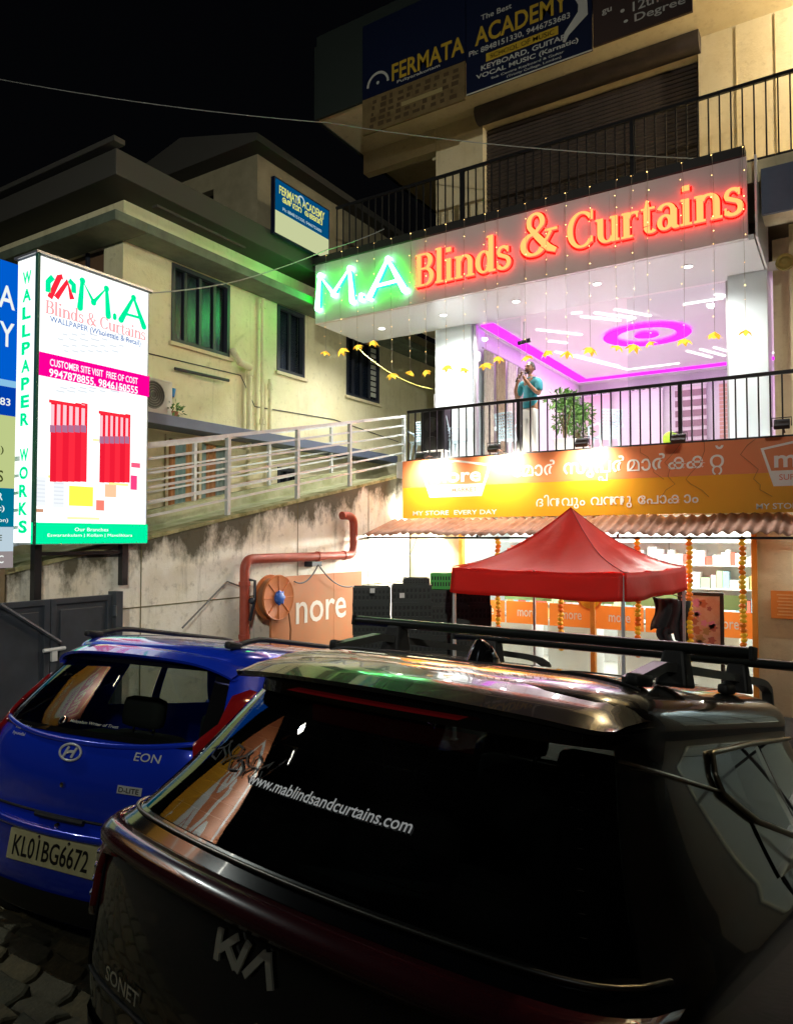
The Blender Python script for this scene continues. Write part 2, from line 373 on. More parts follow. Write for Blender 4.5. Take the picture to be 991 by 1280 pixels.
for X,wd_ in ((-5.4,.9),(-4.3,.9),(-3.2,1.0),(-2.1,.75)):
    p = MB(); p.rect(fy(12.37), X, .85, X+wd_, 1.08, 0, .004); p.build('window_sticker', mat('green_sticker',(.35,.62,.25),.5), BX)
# lamps in the supermarket ceiling and below the awning
M_tube = emis('tube_white', (.95,1,.97), 9)
for X in (-5.6,-3.6,-1.6,.6):
    for Y in (13.6,15.6):
        p = MB(); p.box((X-.6,Y-.06,2.70),(X+.6,Y+.06,2.745)); p.build('tube_lamp', M_tube, BX)
    area('ceiling_panel_light', (X,14.4,2.66), 1.6, 2.6, 38, (1,.98,.88), BX)
for X in (-6.6,-5.4,-2.7,-.2):
    p = MB(); p.tube([(X-.55,12.2,2.16),(X+.55,12.2,2.16)], .018); t = p.build('tube_lamp', M_tube, BX)
    area('awning_tube_light', (X,12.12,2.12), 1.1, .05, 36 if X < -5 else 22 if X < -1 else 7, (1,1,.9), BX, (R_(-48),0,R_(-50) if X < -5 else 0))
# first-floor slab, shop shell
mb = MB(); mb.box((-7.4,11.8,3.14),(5.0,21.0,3.45)); mb.build('balcony_slab', M_white, BX)
mb = MB(); mb.wall(fy(20.8), -6.7, 4.9, 3.45, 6.47, [], .1); mb.build('shop_back_wall', M_white, BX)
mb = MB(); mb.wall(fx(-6.65), 13.6, 20.7, 3.45, 6.47, [], .1); mb.build('shop_side_wall', M_white, BX)
mb = MB(); mb.wall(frame((2.2,0,0),(0,-1,0),(0,0,1)), -20.7, -13.6, 3.45, 6.47, [], .1); mb.build('shop_far_side_wall', M_white, BX)
mb = MB(); mb.box((-6.7,13.45,6.47),(4.9,20.9,6.62)); mb.build('shop_ceiling', M_pinkceil, BX)
mb = MB(); mb.box((-7.4,13.35,3.45),(-6.55,14.0,6.42)); mb.build('pillar', M_bwall, BX, bevel=.01)
mb = MB(); mb.box((-1.66,13.2,3.45),(-1.06,13.9,6.42)); mb.build('pillar', M_bwall, BX, bevel=.01)
mb = MB(); mb.wall(fy(12.95), -.72, 5, 3.45, 7.0, [], .2); mb.box((-1.0,13.5,3.45),(-.7,13.6,7)); mb.build('right_wall', M_cream, BX)
for X in (-6.53,-1.72): mb = MB(); mb.box((X,13.42,3.45),(X+.06,13.52,6.42)); mb.build('shopfront_post', M_alu, BX)
for a,b in ((-6.47,-5.5),(-3.4,-1.72)): mb = MB(); mb.box((a,13.465,3.46),(b,13.475,6.41)); mb.build('shopfront_pane', G_clear, BX)
mb = MB(); mb.rect(fy(13.40), -6.49, 5.62, -6.36, 5.82, 0, .012); mb.build('door_plaque', M_alu, BX)
# LED lines on the shop ceiling (z just below 6.47)
Z0 = 6.455
def strip(x0,y0,x1,y1,w,m,z=Z0,name='led_strip'):
    p = MB(); p.beam((x0,y0,z),(x1,y1,z), w, .02); p.build(name, m, BX)
strip(-6.35,13.7,-6.35,20.25,.30,M_mag,name='cove_light'); strip(-6.2,20.1,2.0,20.1,.30,M_mag,name='cove_light')
RC = tuple(at(808,419,Z=6.43))[:2]
for cxy, r0, r1 in ((RC,.62,.92),(RC,.0,.26)):
    p = MB(); n = 40
    p.v = [Vector((cxy[0]+r*math.cos(k*2*math.pi/n), cxy[1]+r*math.sin(k*2*math.pi/n), Z0-.03)) for r in (max(r0,.001), r1) for k in range(n)]
    p.f = [(k,(k+1)%n,n+(k+1)%n,n+k) for k in range(n)]; p.m = [0]*n; p.build('ceiling_ring_light', M_mag, BX)
for a in ((-5.6,14.6,-4.9,15.5),(-5.7,15.6,-5.4,16.0),(-5.9,16.6,-4.9,19.4),(-5.6,17.2,-5.0,18.9),(-4.9,19.4,-3.6,19.4),(-4.5,14.2,-3.9,14.9),(-4.2,14.1,-3.6,14.9),(-3.8,14.1,-3.3,14.9),(-2.6,14.5,-1.9,14.5),(-2.0,14.2,-1.6,14.7),(-3.2,18.2,-2.8,19.2),(-2.9,18.2,-2.5,19.2),(-2.6,18.2,-2.2,19.2),(-2.4,19.5,-.8,19.5),(-4.6,13.9,-4.4,13.95)): strip(*a,.055,M_led)
for X in (-5.0,-2.6): area('shop_panel_light', (X,16.2,6.40), 1.6, 3.0, 25, (1,.74,.82), BX)
area('shop_panel_light', (-4.2,19.2,6.40), 3.5, 1.0, 16, (1,.78,.84), BX)
# canopy soffit with downlights
mb = MB(); mb.box((-9.3,11.75,6.42),(-1.1,13.4,6.5)); mb.build('canopy_soffit', mat('soffit_white',(.82,.82,.84),.25), BX)
mb = MB(); mb.box((-9.3,13.36,6.5),(-1.1,13.44,7.3)); mb.box((-9.3,11.8,6.5),(-9.22,13.36,7.3)); mb.build('canopy_back', M_white, BX)
mb = MB(); mb.add([(-1.08,11.66,6.42),(-1.08,13.4,6.42),(-1.08,13.4,7.3),(-1.08,11.66,7.65),(-1.05,11.66,6.42),(-1.05,13.4,6.42),(-1.05,13.4,7.3),(-1.05,11.66,7.65)],[(0,1,2,3),(7,6,5,4),(0,4,5,1),(1,5,6,2),(2,6,7,3),(3,7,4,0)]); mb.build('canopy_side', M_white, BX)
for px, py in ((477,410),(554,393),(645,376),(746,354),(860,332)):
    c = at(px, py, Z=6.42)
    p = MB(); p.lathe([(.085,0),(.085,-.012),(.066,-.016),(.066,-.004)], c, n=20); d = p.build('downlight', M_white, BX, smooth=False)
    p = MB(); p.lathe([(0,-.010),(.065,-.010)], c, n=20); p.build('lens', M_down, d)
    l = bpy.data.lights.new('downlight_beam','SPOT'); l.energy = 120; l.spot_size = R_(160); l.spot_blend = .8; l.shadow_soft_size = .06; l.color = (1,.97,.9)
    o = bpy.data.objects.new('downlight_beam', l); COL.objects.link(o); o.location = c-Vector((0,0,.03)); attach(o, BX)
# upper floor
mb = MB(); mb.box((-9.3,11.8,7.3),(5.0,21.0,7.62)); mb.build('upper_slab', M_cream, BX)
mb = MB(); mb.box((-1.0,11.72,6.75),(5.0,11.795,7.44)); mb.build('edge_beam', M_blue, BX, bevel=.008)
mb = MB(); mb.box((-1.0,11.8,6.78),(5.0,12.3,7.29)); mb.build('edge_beam_core', M_cream, BX)
mb = MB(); mb.box((.3,12.3,6.3),(5,12.9,7.1)); mb.build('cross_beam', mat('brown_beam',(.1,.07,.06),.6), BX)
mb = MB(); mb.wall(fy(13.4), -7.4, 5.0, 7.62, 10.84, [(-6.29,7.63,-2.1,10.55)], .25); mb.build('upper_wall', M_cream, BX)
p = MB()
for X in (-1.5,-.9,-.3,.3,.9,1.5): p.box((X,13.385,7.7),(X+.012,13.397,10.8))
p.build('wall_joint', mat('joint_tan',(.45,.36,.2),.8), BX)  # narrow joint strips in a darker tan than the wall
sh = MB(); sh.box((-6.29,13.62,7.63),(-2.1,13.66,10.55)); sh = sh.build('rolling_shutter', M_shut, BX)
sl = MB(); sl.tube([(-6.28,0,0),(-2.11,0,0)], .045, 6)
slm = sl.mesh('slat', M_shut)
for k in range(36):
    o = link('slat', slm, sh); o.location = (0,13.61,7.68+.08*k); o.parent = sh
mb = MB(); mb.tube([(-6.35,13.3,10.72),(-2.05,13.3,10.72)], .2, 14); mb.build('shutter_drum', M_shut, BX, smooth=True, angle=40)
mb = MB(); mb.box((-9.35,11.8,10.84),(5.0,21,11.1)); mb.build('roof_slab', M_cream, BX)
mb = MB(); mb.box((-9.36,11.74,10.82),(5.0,11.797,12.6)); mb.box((-9.42,11.74,10.82),(-9.355,21,12.4)); mb.build('parapet_cladding', mat('dark_green_cladding',(.02,.03,.025),.7), BX)
mb = MB(); mb.box((-9.3,13.4,10.35),(-7.42,13.62,10.838)); mb.box((-7.62,13.64,10.3),(-7.42,20.9,10.837)); mb.build('ceiling_beam', M_cream, BX)
mb = MB(); mb.wall(fy(17.0), -9.3, -7.4, 7.62, 10.83, [], .1); mb.build('terrace_wall', M_cream, BX)
mb = MB(); mb.box((-9.34,11.60,7.655),(-1.2,11.83,7.80)); mb.build('black_edge_trim', M_darkpaint, BX)

# ------------------------------------------------------------------ railings
def railing(name, label, Xs, Y, z0, z1, sp, m, posts, cat='railing', top=.055, bar=.022, mid=()):
    t = thing(name, ((Xs[0]+Xs[1])/2, Y, z0), label, cat)
    p = MB(); p.box((Xs[0],Y-top/2,z1-top),(Xs[1],Y+top/2,z1)); p.build('top_rail', m, t, bevel=.006)
    p = MB(); p.box((Xs[0],Y-.02,z0),(Xs[1],Y+.02,z0+.035)); p.build('bottom_rail', m, t)
    b = MB(); b.box((-bar/2,-bar/2,z0+.035),(bar/2,bar/2,z1-top)); bm_ = b.mesh('baluster', m)
    n = int((Xs[1]-Xs[0])/sp)
    for k in range(n+1):
        o = link('baluster', bm_, t); o.location = (Xs[0]+.02+k*sp, Y, 0)
    for X in posts: p = MB(); p.box((X-.03,Y-.03,z0),(X+.03,Y+.03,z1-.01)); p.build('post', m, t)
    return t
railing('balcony_railing', 'black steel railing of the lit first floor balcony behind the orange signboard', (-7.2,2.4), 11.88, 3.452, 4.44, .156, M_blackm, (-4.9,-2.2,.6))
railing('balcony_railing', 'black steel railing of the dark upper balcony above the fascia letters', (-8.95,2.4), 11.9, 7.66, 8.9, .16, M_blackm, (-6.0,-2.9,.1))
# ------------------------------------------------------------------ the ramp
def rz(y): return 1.97+.2*(y-6.03)
rp = thing('ramp', (-8.4,6,-.72), 'concrete ramp with mossy stained retaining wall rising to the balcony', 'ramp')
M_ramp = stained('ramp_wall_concrete', (.84,.82,.74), (.68,.64,.5), (.12,.10,.045), top=(6.03,1.97,.2))
mb = MB()
def yzp(poly, x0, x1): mb.prism(poly, frame((x0,0,0),(0,1,0),(0,0,1)), 0, x1-x0)
yzp([(-6,-1.2),(12.35,-1.2),(12.35,rz(12.35)),(-2.4,rz(-2.4)),(-6,rz(-2.4))], -7.72, -7.45); mb.build('retaining_wall', M_ramp, rp)
M_rc = mat('ramp_concrete',(.5,.5,.33),.85,noise=(3,(.25,.27,.12),.9),bump=(30,.3))
mb = MB(); yzp([(-6,-1),(13.4,-1),(13.4,rz(13.2)-.1),(-2.4,rz(-2.4)-.1),(-6,rz(-2.4)-.1)], -9.5, -7.722); mb.build('ramp_floor', M_rc, rp)
mb = MB(); yzp([(-2.4,-1),(13.4,-1),(13.4,rz(13.4)+.12),(-2.4,rz(-2.4)+.12)], -9.7, -9.502); mb.build('kerb', M_rc, rp)
mb = MB(); yzp([(y,rz(y)+dz) for y,dz in ((-2.4,.0),(12.3,.0),(12.3,.05),(-2.4,.05))], -7.75, -7.43); mb.build('coping', mat('mossy_coping',(.4,.38,.2),.9,noise=(5,(.12,.13,.03),1.0),bump=(30,.4)), rp)
mb = MB()
for y in (4.2,5.9,8.9,10.9): mb.box((-7.449,y,-1),(-7.444,y+.012,rz(y)))
mb.box((-7.449,2,1.12),(-7.442,12.3,1.135)); mb.build('plaster_joint', mat('joint_dirt',(.15,.13,.06),.9), rp)
def ramp_rail(X, label, ys, h=1.2, y1=12.4, y0=1.0):
    t = thing('ramp_railing', (X,y0,rz(y0)), label, 'railing')
    for k in range(6):
        dz = h - k*.185; r = .026 if k == 0 else .016
        p = MB(); p.beam((X,y0,rz(y0)+dz),(X,y1,rz(y1)+dz), r*2, r*2); p.build('rail', M_steel, t)
    for y in ys: p = MB(); p.box((X-.03,y-.03,rz(y)-.02),(X+.03,y+.03,rz(y)+h-.02)); p.build('post', M_steel, t)
ramp_rail(-7.58, 'grey tubular railing on the near edge of the ramp above the mossy wall', (1.1,2.6,4.1,5.95,7.5,9.05,10.5,12.36))
ramp_rail(-9.6, 'grey tubular railing on the far edge of the ramp beside the house', (2,4,6.3,8.7,10.6,12.6), 1.15, 13.3)

# ------------------------------------------------------------------ the house on the left
M_house = stained('house_yellow_paint', (.84,.79,.52), (.74,.68,.40), (.45,.40,.2))
M_hdark = mat('house_roof_concrete', (.05,.047,.04), .85, noise=(2,(.05,.05,.04),.8))
M_hgreen = mat('sunshade_paint', (.16,.2,.14), .7, noise=(3,(.08,.1,.07),.8))
M_wfr = mat('window_frame_dark', (.03,.035,.05), .4)
G_dark = glass('house_pane', (.5,.55,.62), .25, .25)
HS = thing('house', (-12,11,-.72), 'yellow painted two storey house beside the ramp with dark windows', 'house')
wins = [(8.5,5.43,9.9,6.83),(11.26,5.45,12.15,6.85),(13.7,5.35,15.1,6.85)]
low = [(8.45,2.45,9.9,3.72),(11.3,2.9,12.0,3.45)]
mb = MB(); mb.wall(fx(-10), 7.5, 19, -.9, 7.55, wins+low, .2); mb.build('side_wall', M_house, HS)
mb = MB(); mb.wall(fy(7.5), -18, -10.201, -.9, 7.55, [(-11.6,5.4,-10.5,6.9),(-13.8,5.4,-12.6,6.9)], .2); mb.build('front_wall', M_house, HS)
for (a,b,c,d),n in [(w,4 if w[2]-w[0]>1 else 2) for w in wins]+[(low[1],2)]:
    f = fx(-10.06); p = MB()
    for q in ((a,b,a+.07,d),(c-.07,b,c,d),(a+.07,b,c-.07,b+.07),(a+.07,d-.07,c-.07,d)): p.rect(f,*q,-.06,.08)
    w = p.build('window_frame', M_wfr, HS)
    for k in range(1,n): x = a+(c-a)*k/n; p = MB(); p.rect(f,x-.03,b+.07,x+.03,d-.07,-.05,.03); p.build('mullion', M_wfr, w)
    for k in range(n):
        x0 = a+(c-a)*k/n; x1 = a+(c-a)*(k+1)/n; p = MB(); p.rect(f,x0+.03,b+.07,x1-.03,d-.07,-.02,-.012); p.build('pane', G_dark, w)
    p = MB(); p.grid(lambda u,v: f(a+.05+u*(c-a-.1), b+v*(d-b), -.16+.03*math.sin(u*(c-a)*36)), 40, 1); p.build('curtain', mat('house_curtain',(.22,.26,.34),.9), w, smooth=True)
p = MB()
for k in range(9): p.rect(fx(-10.03), 14.78, 5.5+.14*k, 14.98, 5.6+.14*k, 0, .02)
p.build('louvre', mat('louvre_white',(.6,.62,.55),.5), HS)
for (a,b,c,d) in wins: p = MB(); p.box((-9.998,a-.06,b-.07),(-9.93,c+.06,b-.005)); p.build('window_sill', M_cream, HS, bevel=.005)
p = MB(); p.tube([(-9.985,7.7,5.1),(-9.985,10.2,5.15),(-9.985,10.6,4.6),(-9.985,13.2,4.7),(-9.985,16,4.5)], .009, 5); p.build('wall_cable', M_wfr, HS)
a,b,c,d = low[0]; f = fx(-10.1)
cc = [(.45,.2,.07),(.2,.32,.3),(.5,.26,.09),(.25,.38,.36),(.42,.2,.08),(.22,.3,.28)]
for k in range(6):
    y0 = a+(c-a)*k/6; p = MB(); p.grid(lambda u,v: f(y0+u*(c-a)/6, b+v*(d-b), .02+.025*math.sin(u*6.28*2)), 12, 1); p.build('curtain', mat('door_curtain_%d'%k, cc[k], .8), HS, smooth=True)
p = MB()
for q in ((a-.06,b-.05,a,d+.06),(c,b-.05,c+.06,d+.06),(a,d,c,d+.06),((a+c)/2-.03,b,(a+c)/2+.03,d)): p.rect(fx(-9.995),*q,-.05,.03)
p.build('french_window_frame', M_cream, HS)
for (a,b,c,d) in ((-11.6,5.4,-10.5,6.9),(-13.8,5.4,-12.6,6.9)):
    p = MB(); p.rect(fy(7.62),a,b,c,d,-.02,0); w = p.build('front_window', mat('brown_board',(.16,.09,.05),.7), HS)
    p = MB(); p.rect(fy(7.60),(a+c)/2-.03,b,(a+c)/2+.03,d,0,.05); p.build('mullion', M_wfr, w)
# sunshades and roof
mb = MB(); mb.box((-18,6.9,6.86),(-9.4,7.499,7.02)); mb.box((-9.999,7.5,6.86),(-9.4,18,7.02)); mb.build('sunshade', M_hgreen, HS, bevel=.01)
mb = MB(); mb.box((-9.999,7.5,3.84),(-9.5,15.2,4.02)); mb.build('sunshade', M_blue, HS, bevel=.01)
mb = MB(); mb.box((-18,6.9,7.56),(-9.4,14.5,7.97)); mb.box((-18.2,6.75,7.975),(-9.25,6.95,8.06)); mb.build('roof_slab', M_hdark, HS, bevel=.012)
mb = MB(); mb.wall(fx(-10.05), 10.7, 18, 7.98, 9.8, [], .2); mb.wall(fy(10.7), -14, -10.251, 7.98, 9.8, [(-12.3,8.2,-11.3,9.4)], .2); mb.build('upper_room_wall', mat('upper_room_paint',(.35,.31,.2),.8,noise=(2,(.22,.2,.12),.8)), HS)
mb = MB(); mb.prism([(-14.3,9.8),(-9.7,9.8),(-9.7,9.95),(-11.9,10.5),(-14.3,9.95)], fy(10.3), 0, -8.0); mb.build('upper_roof', M_hdark, HS)
p = MB(); p.box((-9.42,7.6,7.3),(-9.3,9.6,7.34)); p.build('roof_bracket', M_hdark, HS)
for y,z0,z1,r in ((10.35,2.6,5.35,.055),(10.72,3.9,6.8,.04),(10.95,2.8,5.2,.045)):
    p = MB(); p.tube([(-9.9,y,z0),(-9.9,y,z1)], r, 10); q = p.build('drain_pipe', M_house, HS, smooth=True, angle=50)
    for z in (z0+.4,z1-.15): p = MB(); p.lathe([(r,-.05),(r+.018,-.05),(r+.018,.05),(r,.05)], (-9.9,y,z), n=12); p.build('collar', M_house, q)
p = MB(); p.tube([(-9.96,9.95,5.6),(-9.82,10.0,5.35),(-9.82,10.3,5.3)], .07, 10); p.build('drain_outlet', M_house, HS, smooth=True, angle=50)
p = MB(); p.tube([(-9.95,8.55,4.95),(-9.85,9.75,4.95)], .03, 8); p.build('wall_rod', M_wfr, HS)
# ------------------------------------------------------------------ fascia sign with lit letters
YF = 11.65; ff = fy(YF)
M_fas = mat('fascia_panel', (.74,.66,.66), .2, noise=(1,(.66,.58,.6),.5))
FS = thing('fascia_sign', (-5.2,YF,6.42), 'long grey fascia panel with glowing green and red shop letters', 'sign')
xs_ = [-9.3+8.12*i/4 for i in range(5)]
for i in range(4): mb = MB(); mb.rect(ff, xs_[i]+(.003 if i else 0), 6.42, xs_[i+1], 7.65, -.09, 0); mb.build('panel', M_fas, FS)
M_rf = emis('letter_face_amber', (1,.52,.15), 1.15); M_rs = emis('letter_edge_red', (1,.03,.02), 4.5); M_rb = emis('letter_rim_red', (1,.012,.008), .75)
M_gf = emis('letter_face_mint', (.3,1,.5), 8.0); M_gs = emis('letter_edge_green', (.002,1,.04), 20)
def serif_word(word, fr, a0, b0, size, d0, d1, mats, parent, kx=1.0, name='letter', rim=0):
    x = a0
    for ch in word:
        if ch == ' ': x += .3*size*kx; continue
        w, st = SERIF[ch]; p = MB()
        for i, s_ in enumerate(st): p.ribbon([(q[0]*kx, q[1], q[2]) for q in s_], fr, size, x, b0, d0, d1+i*.0012)
        lt = p.build(name, mats, parent)
        if rim:
            p = MB()
            for i, s_ in enumerate(st): p.ribbon([(q[0]*kx, q[1], q[2]+rim) for q in s_], fr, size, x, b0, .012, .028+i*.0012)
            p.build('letter_rim', [M_rb,M_rs], lt)
        x += w*size*kx
    return x
def word_w(word): return sum(.3 if c == ' ' else SERIF[c][0] for c in word)
def sans_MA(fr, a0, b0, w, h, d0, d1, mats, parent, th=.15):
    k = w/2.45/h
    for st in ([[(0.05,0,th),(.12,1,th),(.52,.34,th),(.98,1,th),(1.06,0,th)]], [[(1.3,.0,.16),(1.3,.1,.16)]], [[(1.54,0,th),(2.02,1,th),(2.45,0,th)],[(1.72,.28,.1),(2.26,.3,.1)]]):
        p = MB()
        for i, s_ in enumerate(st):
            p.ribbon([(x*k,y,q) for x,y,q in s_], fr, h, a0, b0, d0, d1+i*.0012)
            for x,y,q in s_: p.prism([(a0+(x*k+q/2*math.cos(t*math.pi/5))*h, b0+(y+q/2*math.sin(t*math.pi/5))*h) for t in range(10)], fr, d0, d1+.0005*(i+1))
        p.build('letter', mats, parent)
a = at(398,388,Y=YF); b = at(514,360,Y=YF); c_ = at(398,345,Y=YF)
sans_MA(ff, a.x, a.z+.02, b.x-a.x-.1, .66, .03, .10, [M_gf,M_gs], FS, .205)
def word_px(word, x0, y0, x1, h, over=1.0):
    a = at(x0,y0,Y=YF); b = at(x1,y0,Y=YF); sz = h
    serif_word(word, ff, a.x, a.z, sz, .03, .09, [M_rf,M_rs], FS, kx=(b.x-a.x)/(word_w(word)*sz), rim=.085)
word_px('Blinds', 522, 361, 641, .62); word_px('&', 652, 325, 701, .74); word_px('Curtains', 710, 316, 931, .62)
# string lights with a flower lamp at each end
M_wire = mat('lamp_wire', (.3,.26,.2), .6); M_bulb = emis('fairy_bulb', (1,.62,.2), 4.5); M_flow = emis('flower_lamp', (1,.62,.06), 1.7)
M_flow2 = mat('flower_tip', (.75,.42,.05), .6)
fl = MB()
for k in range(6):
    t = k*math.pi/3; c_, s_ = math.cos(t), math.sin(t)
    fl.cm = k%2; fl.add([(0,0,.02),(.05*c_-.03*s_,.05*s_+.03*c_,-.01),(.095*c_,.095*s_,-.05),(.05*c_+.03*s_,.05*s_-.03*c_,-.01)],[(0,1,2,3)])
fl.cm = 0; fl.ball((0,0,-.015),(.026,.026,.03),6,4); flm = fl.mesh('flower_lamp', [M_flow, emis('flower_lamp_b',(1,.42,.03),1.3)], True)
bl = MB(); bl.ball((0,0,0), .0085, 6, 4); blm = bl.mesh('bulb', M_bulb, True)
SL = ((407,440),(427,437),(447,432),(467,427),(490,468),(513,465),(532,464),(558,458),(581,461),(607,455),(623,447),(658,446),(683,440),(709,441),(738,436),(772,433),(792,432),(812,428),(855,425),(893,417),(932,414))
WHERE = ('past the left stroke of the green M','past the middle of the green M','past the right stroke of the green M','past the green dot','past the left leg of the green A','between the green A and the red B','past the red letter B','past the letters l and i of Blinds','past the letter n of Blinds','past the letter d of Blinds','past the letter s of Blinds','before the left half of the ampersand','before the right half of the ampersand','between ampersand and C','past the red letter C','past the letter u of Curtains','past the letter r of Curtains','past the letter t of Curtains','past the letter i of Curtains','past the letter n of Curtains','past the last letter s of Curtains')
for i, (px,py) in enumerate(SL):
    e = at(px,py,Y=11.5); zt = 7.72
    lab = 'fairy light string with yellow flower lamp hanging ' + WHERE[i]
    t = thing('light_string', (e.x,11.5,zt), lab, 'string light', 'fairy light strings hanging from the fascia')
    p = MB(); p.tube([(e.x,11.62,7.80),(e.x,11.5,zt),(e.x+random.uniform(-.03,.03),11.5,zt-.5),(e.x+random.uniform(-.03,.03),11.48,(zt+e.z)/2),(e.x,11.5,e.z)], .0028, 5); p.build('wire', M_wire, t)
    z = zt; k = 0
    while z > e.z+.1:
        o = link('bulb', blm, t); o.location = (e.x+random.uniform(-.022,.022), 11.48, z); o.scale = (random.uniform(.6,1.25),)*3; z -= random.uniform(.16,.42)
    o = link('flower', flm, t); o.location = (e.x,11.5,e.z); s_ = random.uniform(1.15,1.55); o.scale = (s_,s_,s_*random.uniform(.8,1.3)); o.rotation_euler = (random.uniform(-.4,.4),random.uniform(-.4,.4),random.random()*6)
# ------------------------------------------------------------------ supermarket signboard
YS = 11.7; f = fy(YS)
SM = thing('supermarket_signboard', (-2.4,YS,2.35), 'orange and yellow supermarket signboard with white lettering along the balcony edge', 'sign')
M_sal = mat('sign_salmon', (.80,.24,.09), .42, noise=(.8,(.78,.3,.12),.6)); M_yel = mat('sign_yellow', (.86,.40,.015), .42, noise=(.8,(.86,.36,.02),.6))
M_sw = mat('sign_white_print', (.9,.88,.84), .45)
mb = MB(); mb.rect(f,-7.2,2.93,2.4,3.44,-.07,0); mb.build('upper_panel', M_sal, SM)
mb = MB(); mb.rect(f,-7.2,2.35,2.4,2.929,-.07,0); mb.build('lower_panel', M_yel, SM)
def P2(px,py): p = at(px,py,Y=YS); return p.x, p.z
def more_logo(fr, cx, cz, w, h, d, parent, white, red):
    """pentagon badge outline with the shop name and a band below"""
    o = [(-.5,.62),(0,.86),(.5,.62),(.37,-.5),(-.37,-.5)]
    p = MB()
    for k in range(5):
        a, b = o[k], o[(k+1)%5]
        ai, bi = [(q[0]*.93, q[1]*.9+.012) for q in (a,b)]
        p.prism([(cx+a[0]*w,cz+a[1]*h),(cx+ai[0]*w,cz+ai[1]*h),(cx+bi[0]*w,cz+bi[1]*h),(cx+b[0]*w,cz+b[1]*h)], fr, d, d+.003)
    l = p.build('logo_outline', white, parent)
    p = MB(); p.prism([(cx-.42*w,cz-.05*h),(cx-.36*w,cz-.46*h),(cx+.36*w,cz-.46*h),(cx+.42*w,cz-.05*h)], fr, d, d+.004); p.build('logo_band', white, parent)
    p = MB(); p.text('more', fr, cx-.36*w, cz+.03*h, .72*w, .36*h, d+.004, .022); p.build('lettering', white, parent)
    p = MB(); p.text('SUPERMARKET', fr, cx-.31*w, cz-.33*h, .62*w, .17*h, d+.007, .01); p.build('lettering', red, parent)
M_sred = mat('logo_red_print', (.75,.3,.2), .5)
for pxa,pxb,py0,py1 in ((526,614,628,572),):
    a = P2(pxa,py0); b = P2(pxb,py0); more_logo(f, (a[0]+b[0])/2, 2.98, b[0]-a[0], .50, .001, SM, M_sw, M_sred)
a = P2(951,600); more_logo(f, a[0]+.62, 2.98, 1.24, .50, .001, SM, M_sw, M_sred)
for px0,px1,py in ((516,621,641),(945,1080,627)):
    a = P2(px0,py); b = P2(px1,py); p = MB(); p.text('MY STORE  EVERY DAY', f, a[0], 2.40, b[0]-a[0] if px0<900 else 1.35, .085, .002, .012); p.build('lettering', M_sw, SM)
# Malayalam lettering, set glyph by glyph
l1 = [('\u0d47',0,1),('\u0d2e',0,1),('\u0d3e',0,1),('\u0d7c',0,1),(' ',0,1),('\u0d38',0,1),('\u0d41',0,1),('\u0d2a',0,1),('<\u0d2a',-.42,.6),('\u0d7c',0,1),('\u0d2e',0,1),('\u0d3e',0,1),('\u0d7c',0,1),('\u0d15',0,1),('^\u0d15',0,1),('\u0d31',0,1),('<\u0d31',-.36,.72),('+\u02d8',.22,1.2)]
l2 = [('\u0d26',0,1),('\u0d3f',0,1),('\u0d28',0,1),('\u0d35',0,1),('\u0d41',0,1),('\u0d02',0,1),(' ',0,1),('\u0d35',0,1),('\u0d28',0,1),('^\u0d28',0,1),('\u0d41',0,1),(' ',0,1),('\u0d47',0,1),('\u0d2a',0,1),('\u0d3e',0,1),('\u0d15',0,1),('\u0d3e',0,1),('\u0d02',0,1)]
def set_line(p, items, bold=.012):
    """lay glyphs side by side; < sits below the one before, ^ overlaps it, + sits above it"""
    x = 0; px0 = 0
    for i, (body, dy, k) in enumerate(items):
        if body == ' ': x += .35; continue
        md = body[0] if body[0] in '<^+' else ''; v, f, (a,b,c,d) = txt2d(body[-1], bold); w = (c-a)*k
        if md == '<': xx = px0+(x-.07-px0)/2-w/2
        elif md == '+': xx = x-.07-w
        elif md == '^': xx = x-.07-w*.14
        else: xx = x
        p.append(MB().add([(xx+(q-a)*k, dy+r*k, .0007*i) for q, r in v], f))
        if md in ('','^'): px0 = xx; x = xx+w+.07
def mal(items, px0, px1, z, size_w, parent, m, fr=f, d=.002):
    gl = []; set_line(gl, items)
    xs = [v.x for p in gl for v in p.v]; x0, x1 = min(xs), max(xs); k = size_w/(x1-x0)
    for p in gl:
        p.v = [fr(px0+(v.x-x0)*k, z+v.y*k*1.02, d+v.z) for v in p.v]; p.build('lettering', m, parent)
a = P2(640,600); b = P2(905,588); mal(l1, a[0], 0, 3.05, b[0]-a[0], SM, M_sw)
a = P2(670,630); b = P2(873,625); mal(l2, a[0], 0, 2.52, b[0]-a[0], SM, M_sw)
# loose wires of the old light strings across the board
M_cab = mat('thin_dark_cable', (.28,.13,.05), .6)
for i,(px,py,n) in enumerate(((855,548,9),(880,552,8),(945,548,8),(800,560,5))):
    q = at(px,py,Y=11.66); pts = [q]
    for k in range(n): q = q+Vector((random.uniform(-.14,.16),0,-random.uniform(.07,.14))); pts.append(Vector((q.x,11.66,q.z)))
    simple('loose_cable', MB().tube(pts,.0035,5), M_cab, ('loose wire trailing over the orange board right of the lettering','loose wire trailing over the board between lettering and right logo','loose wire trailing over the board just left of the right logo','short loose wire hanging across the middle lettering of the board')[i], 'cable')
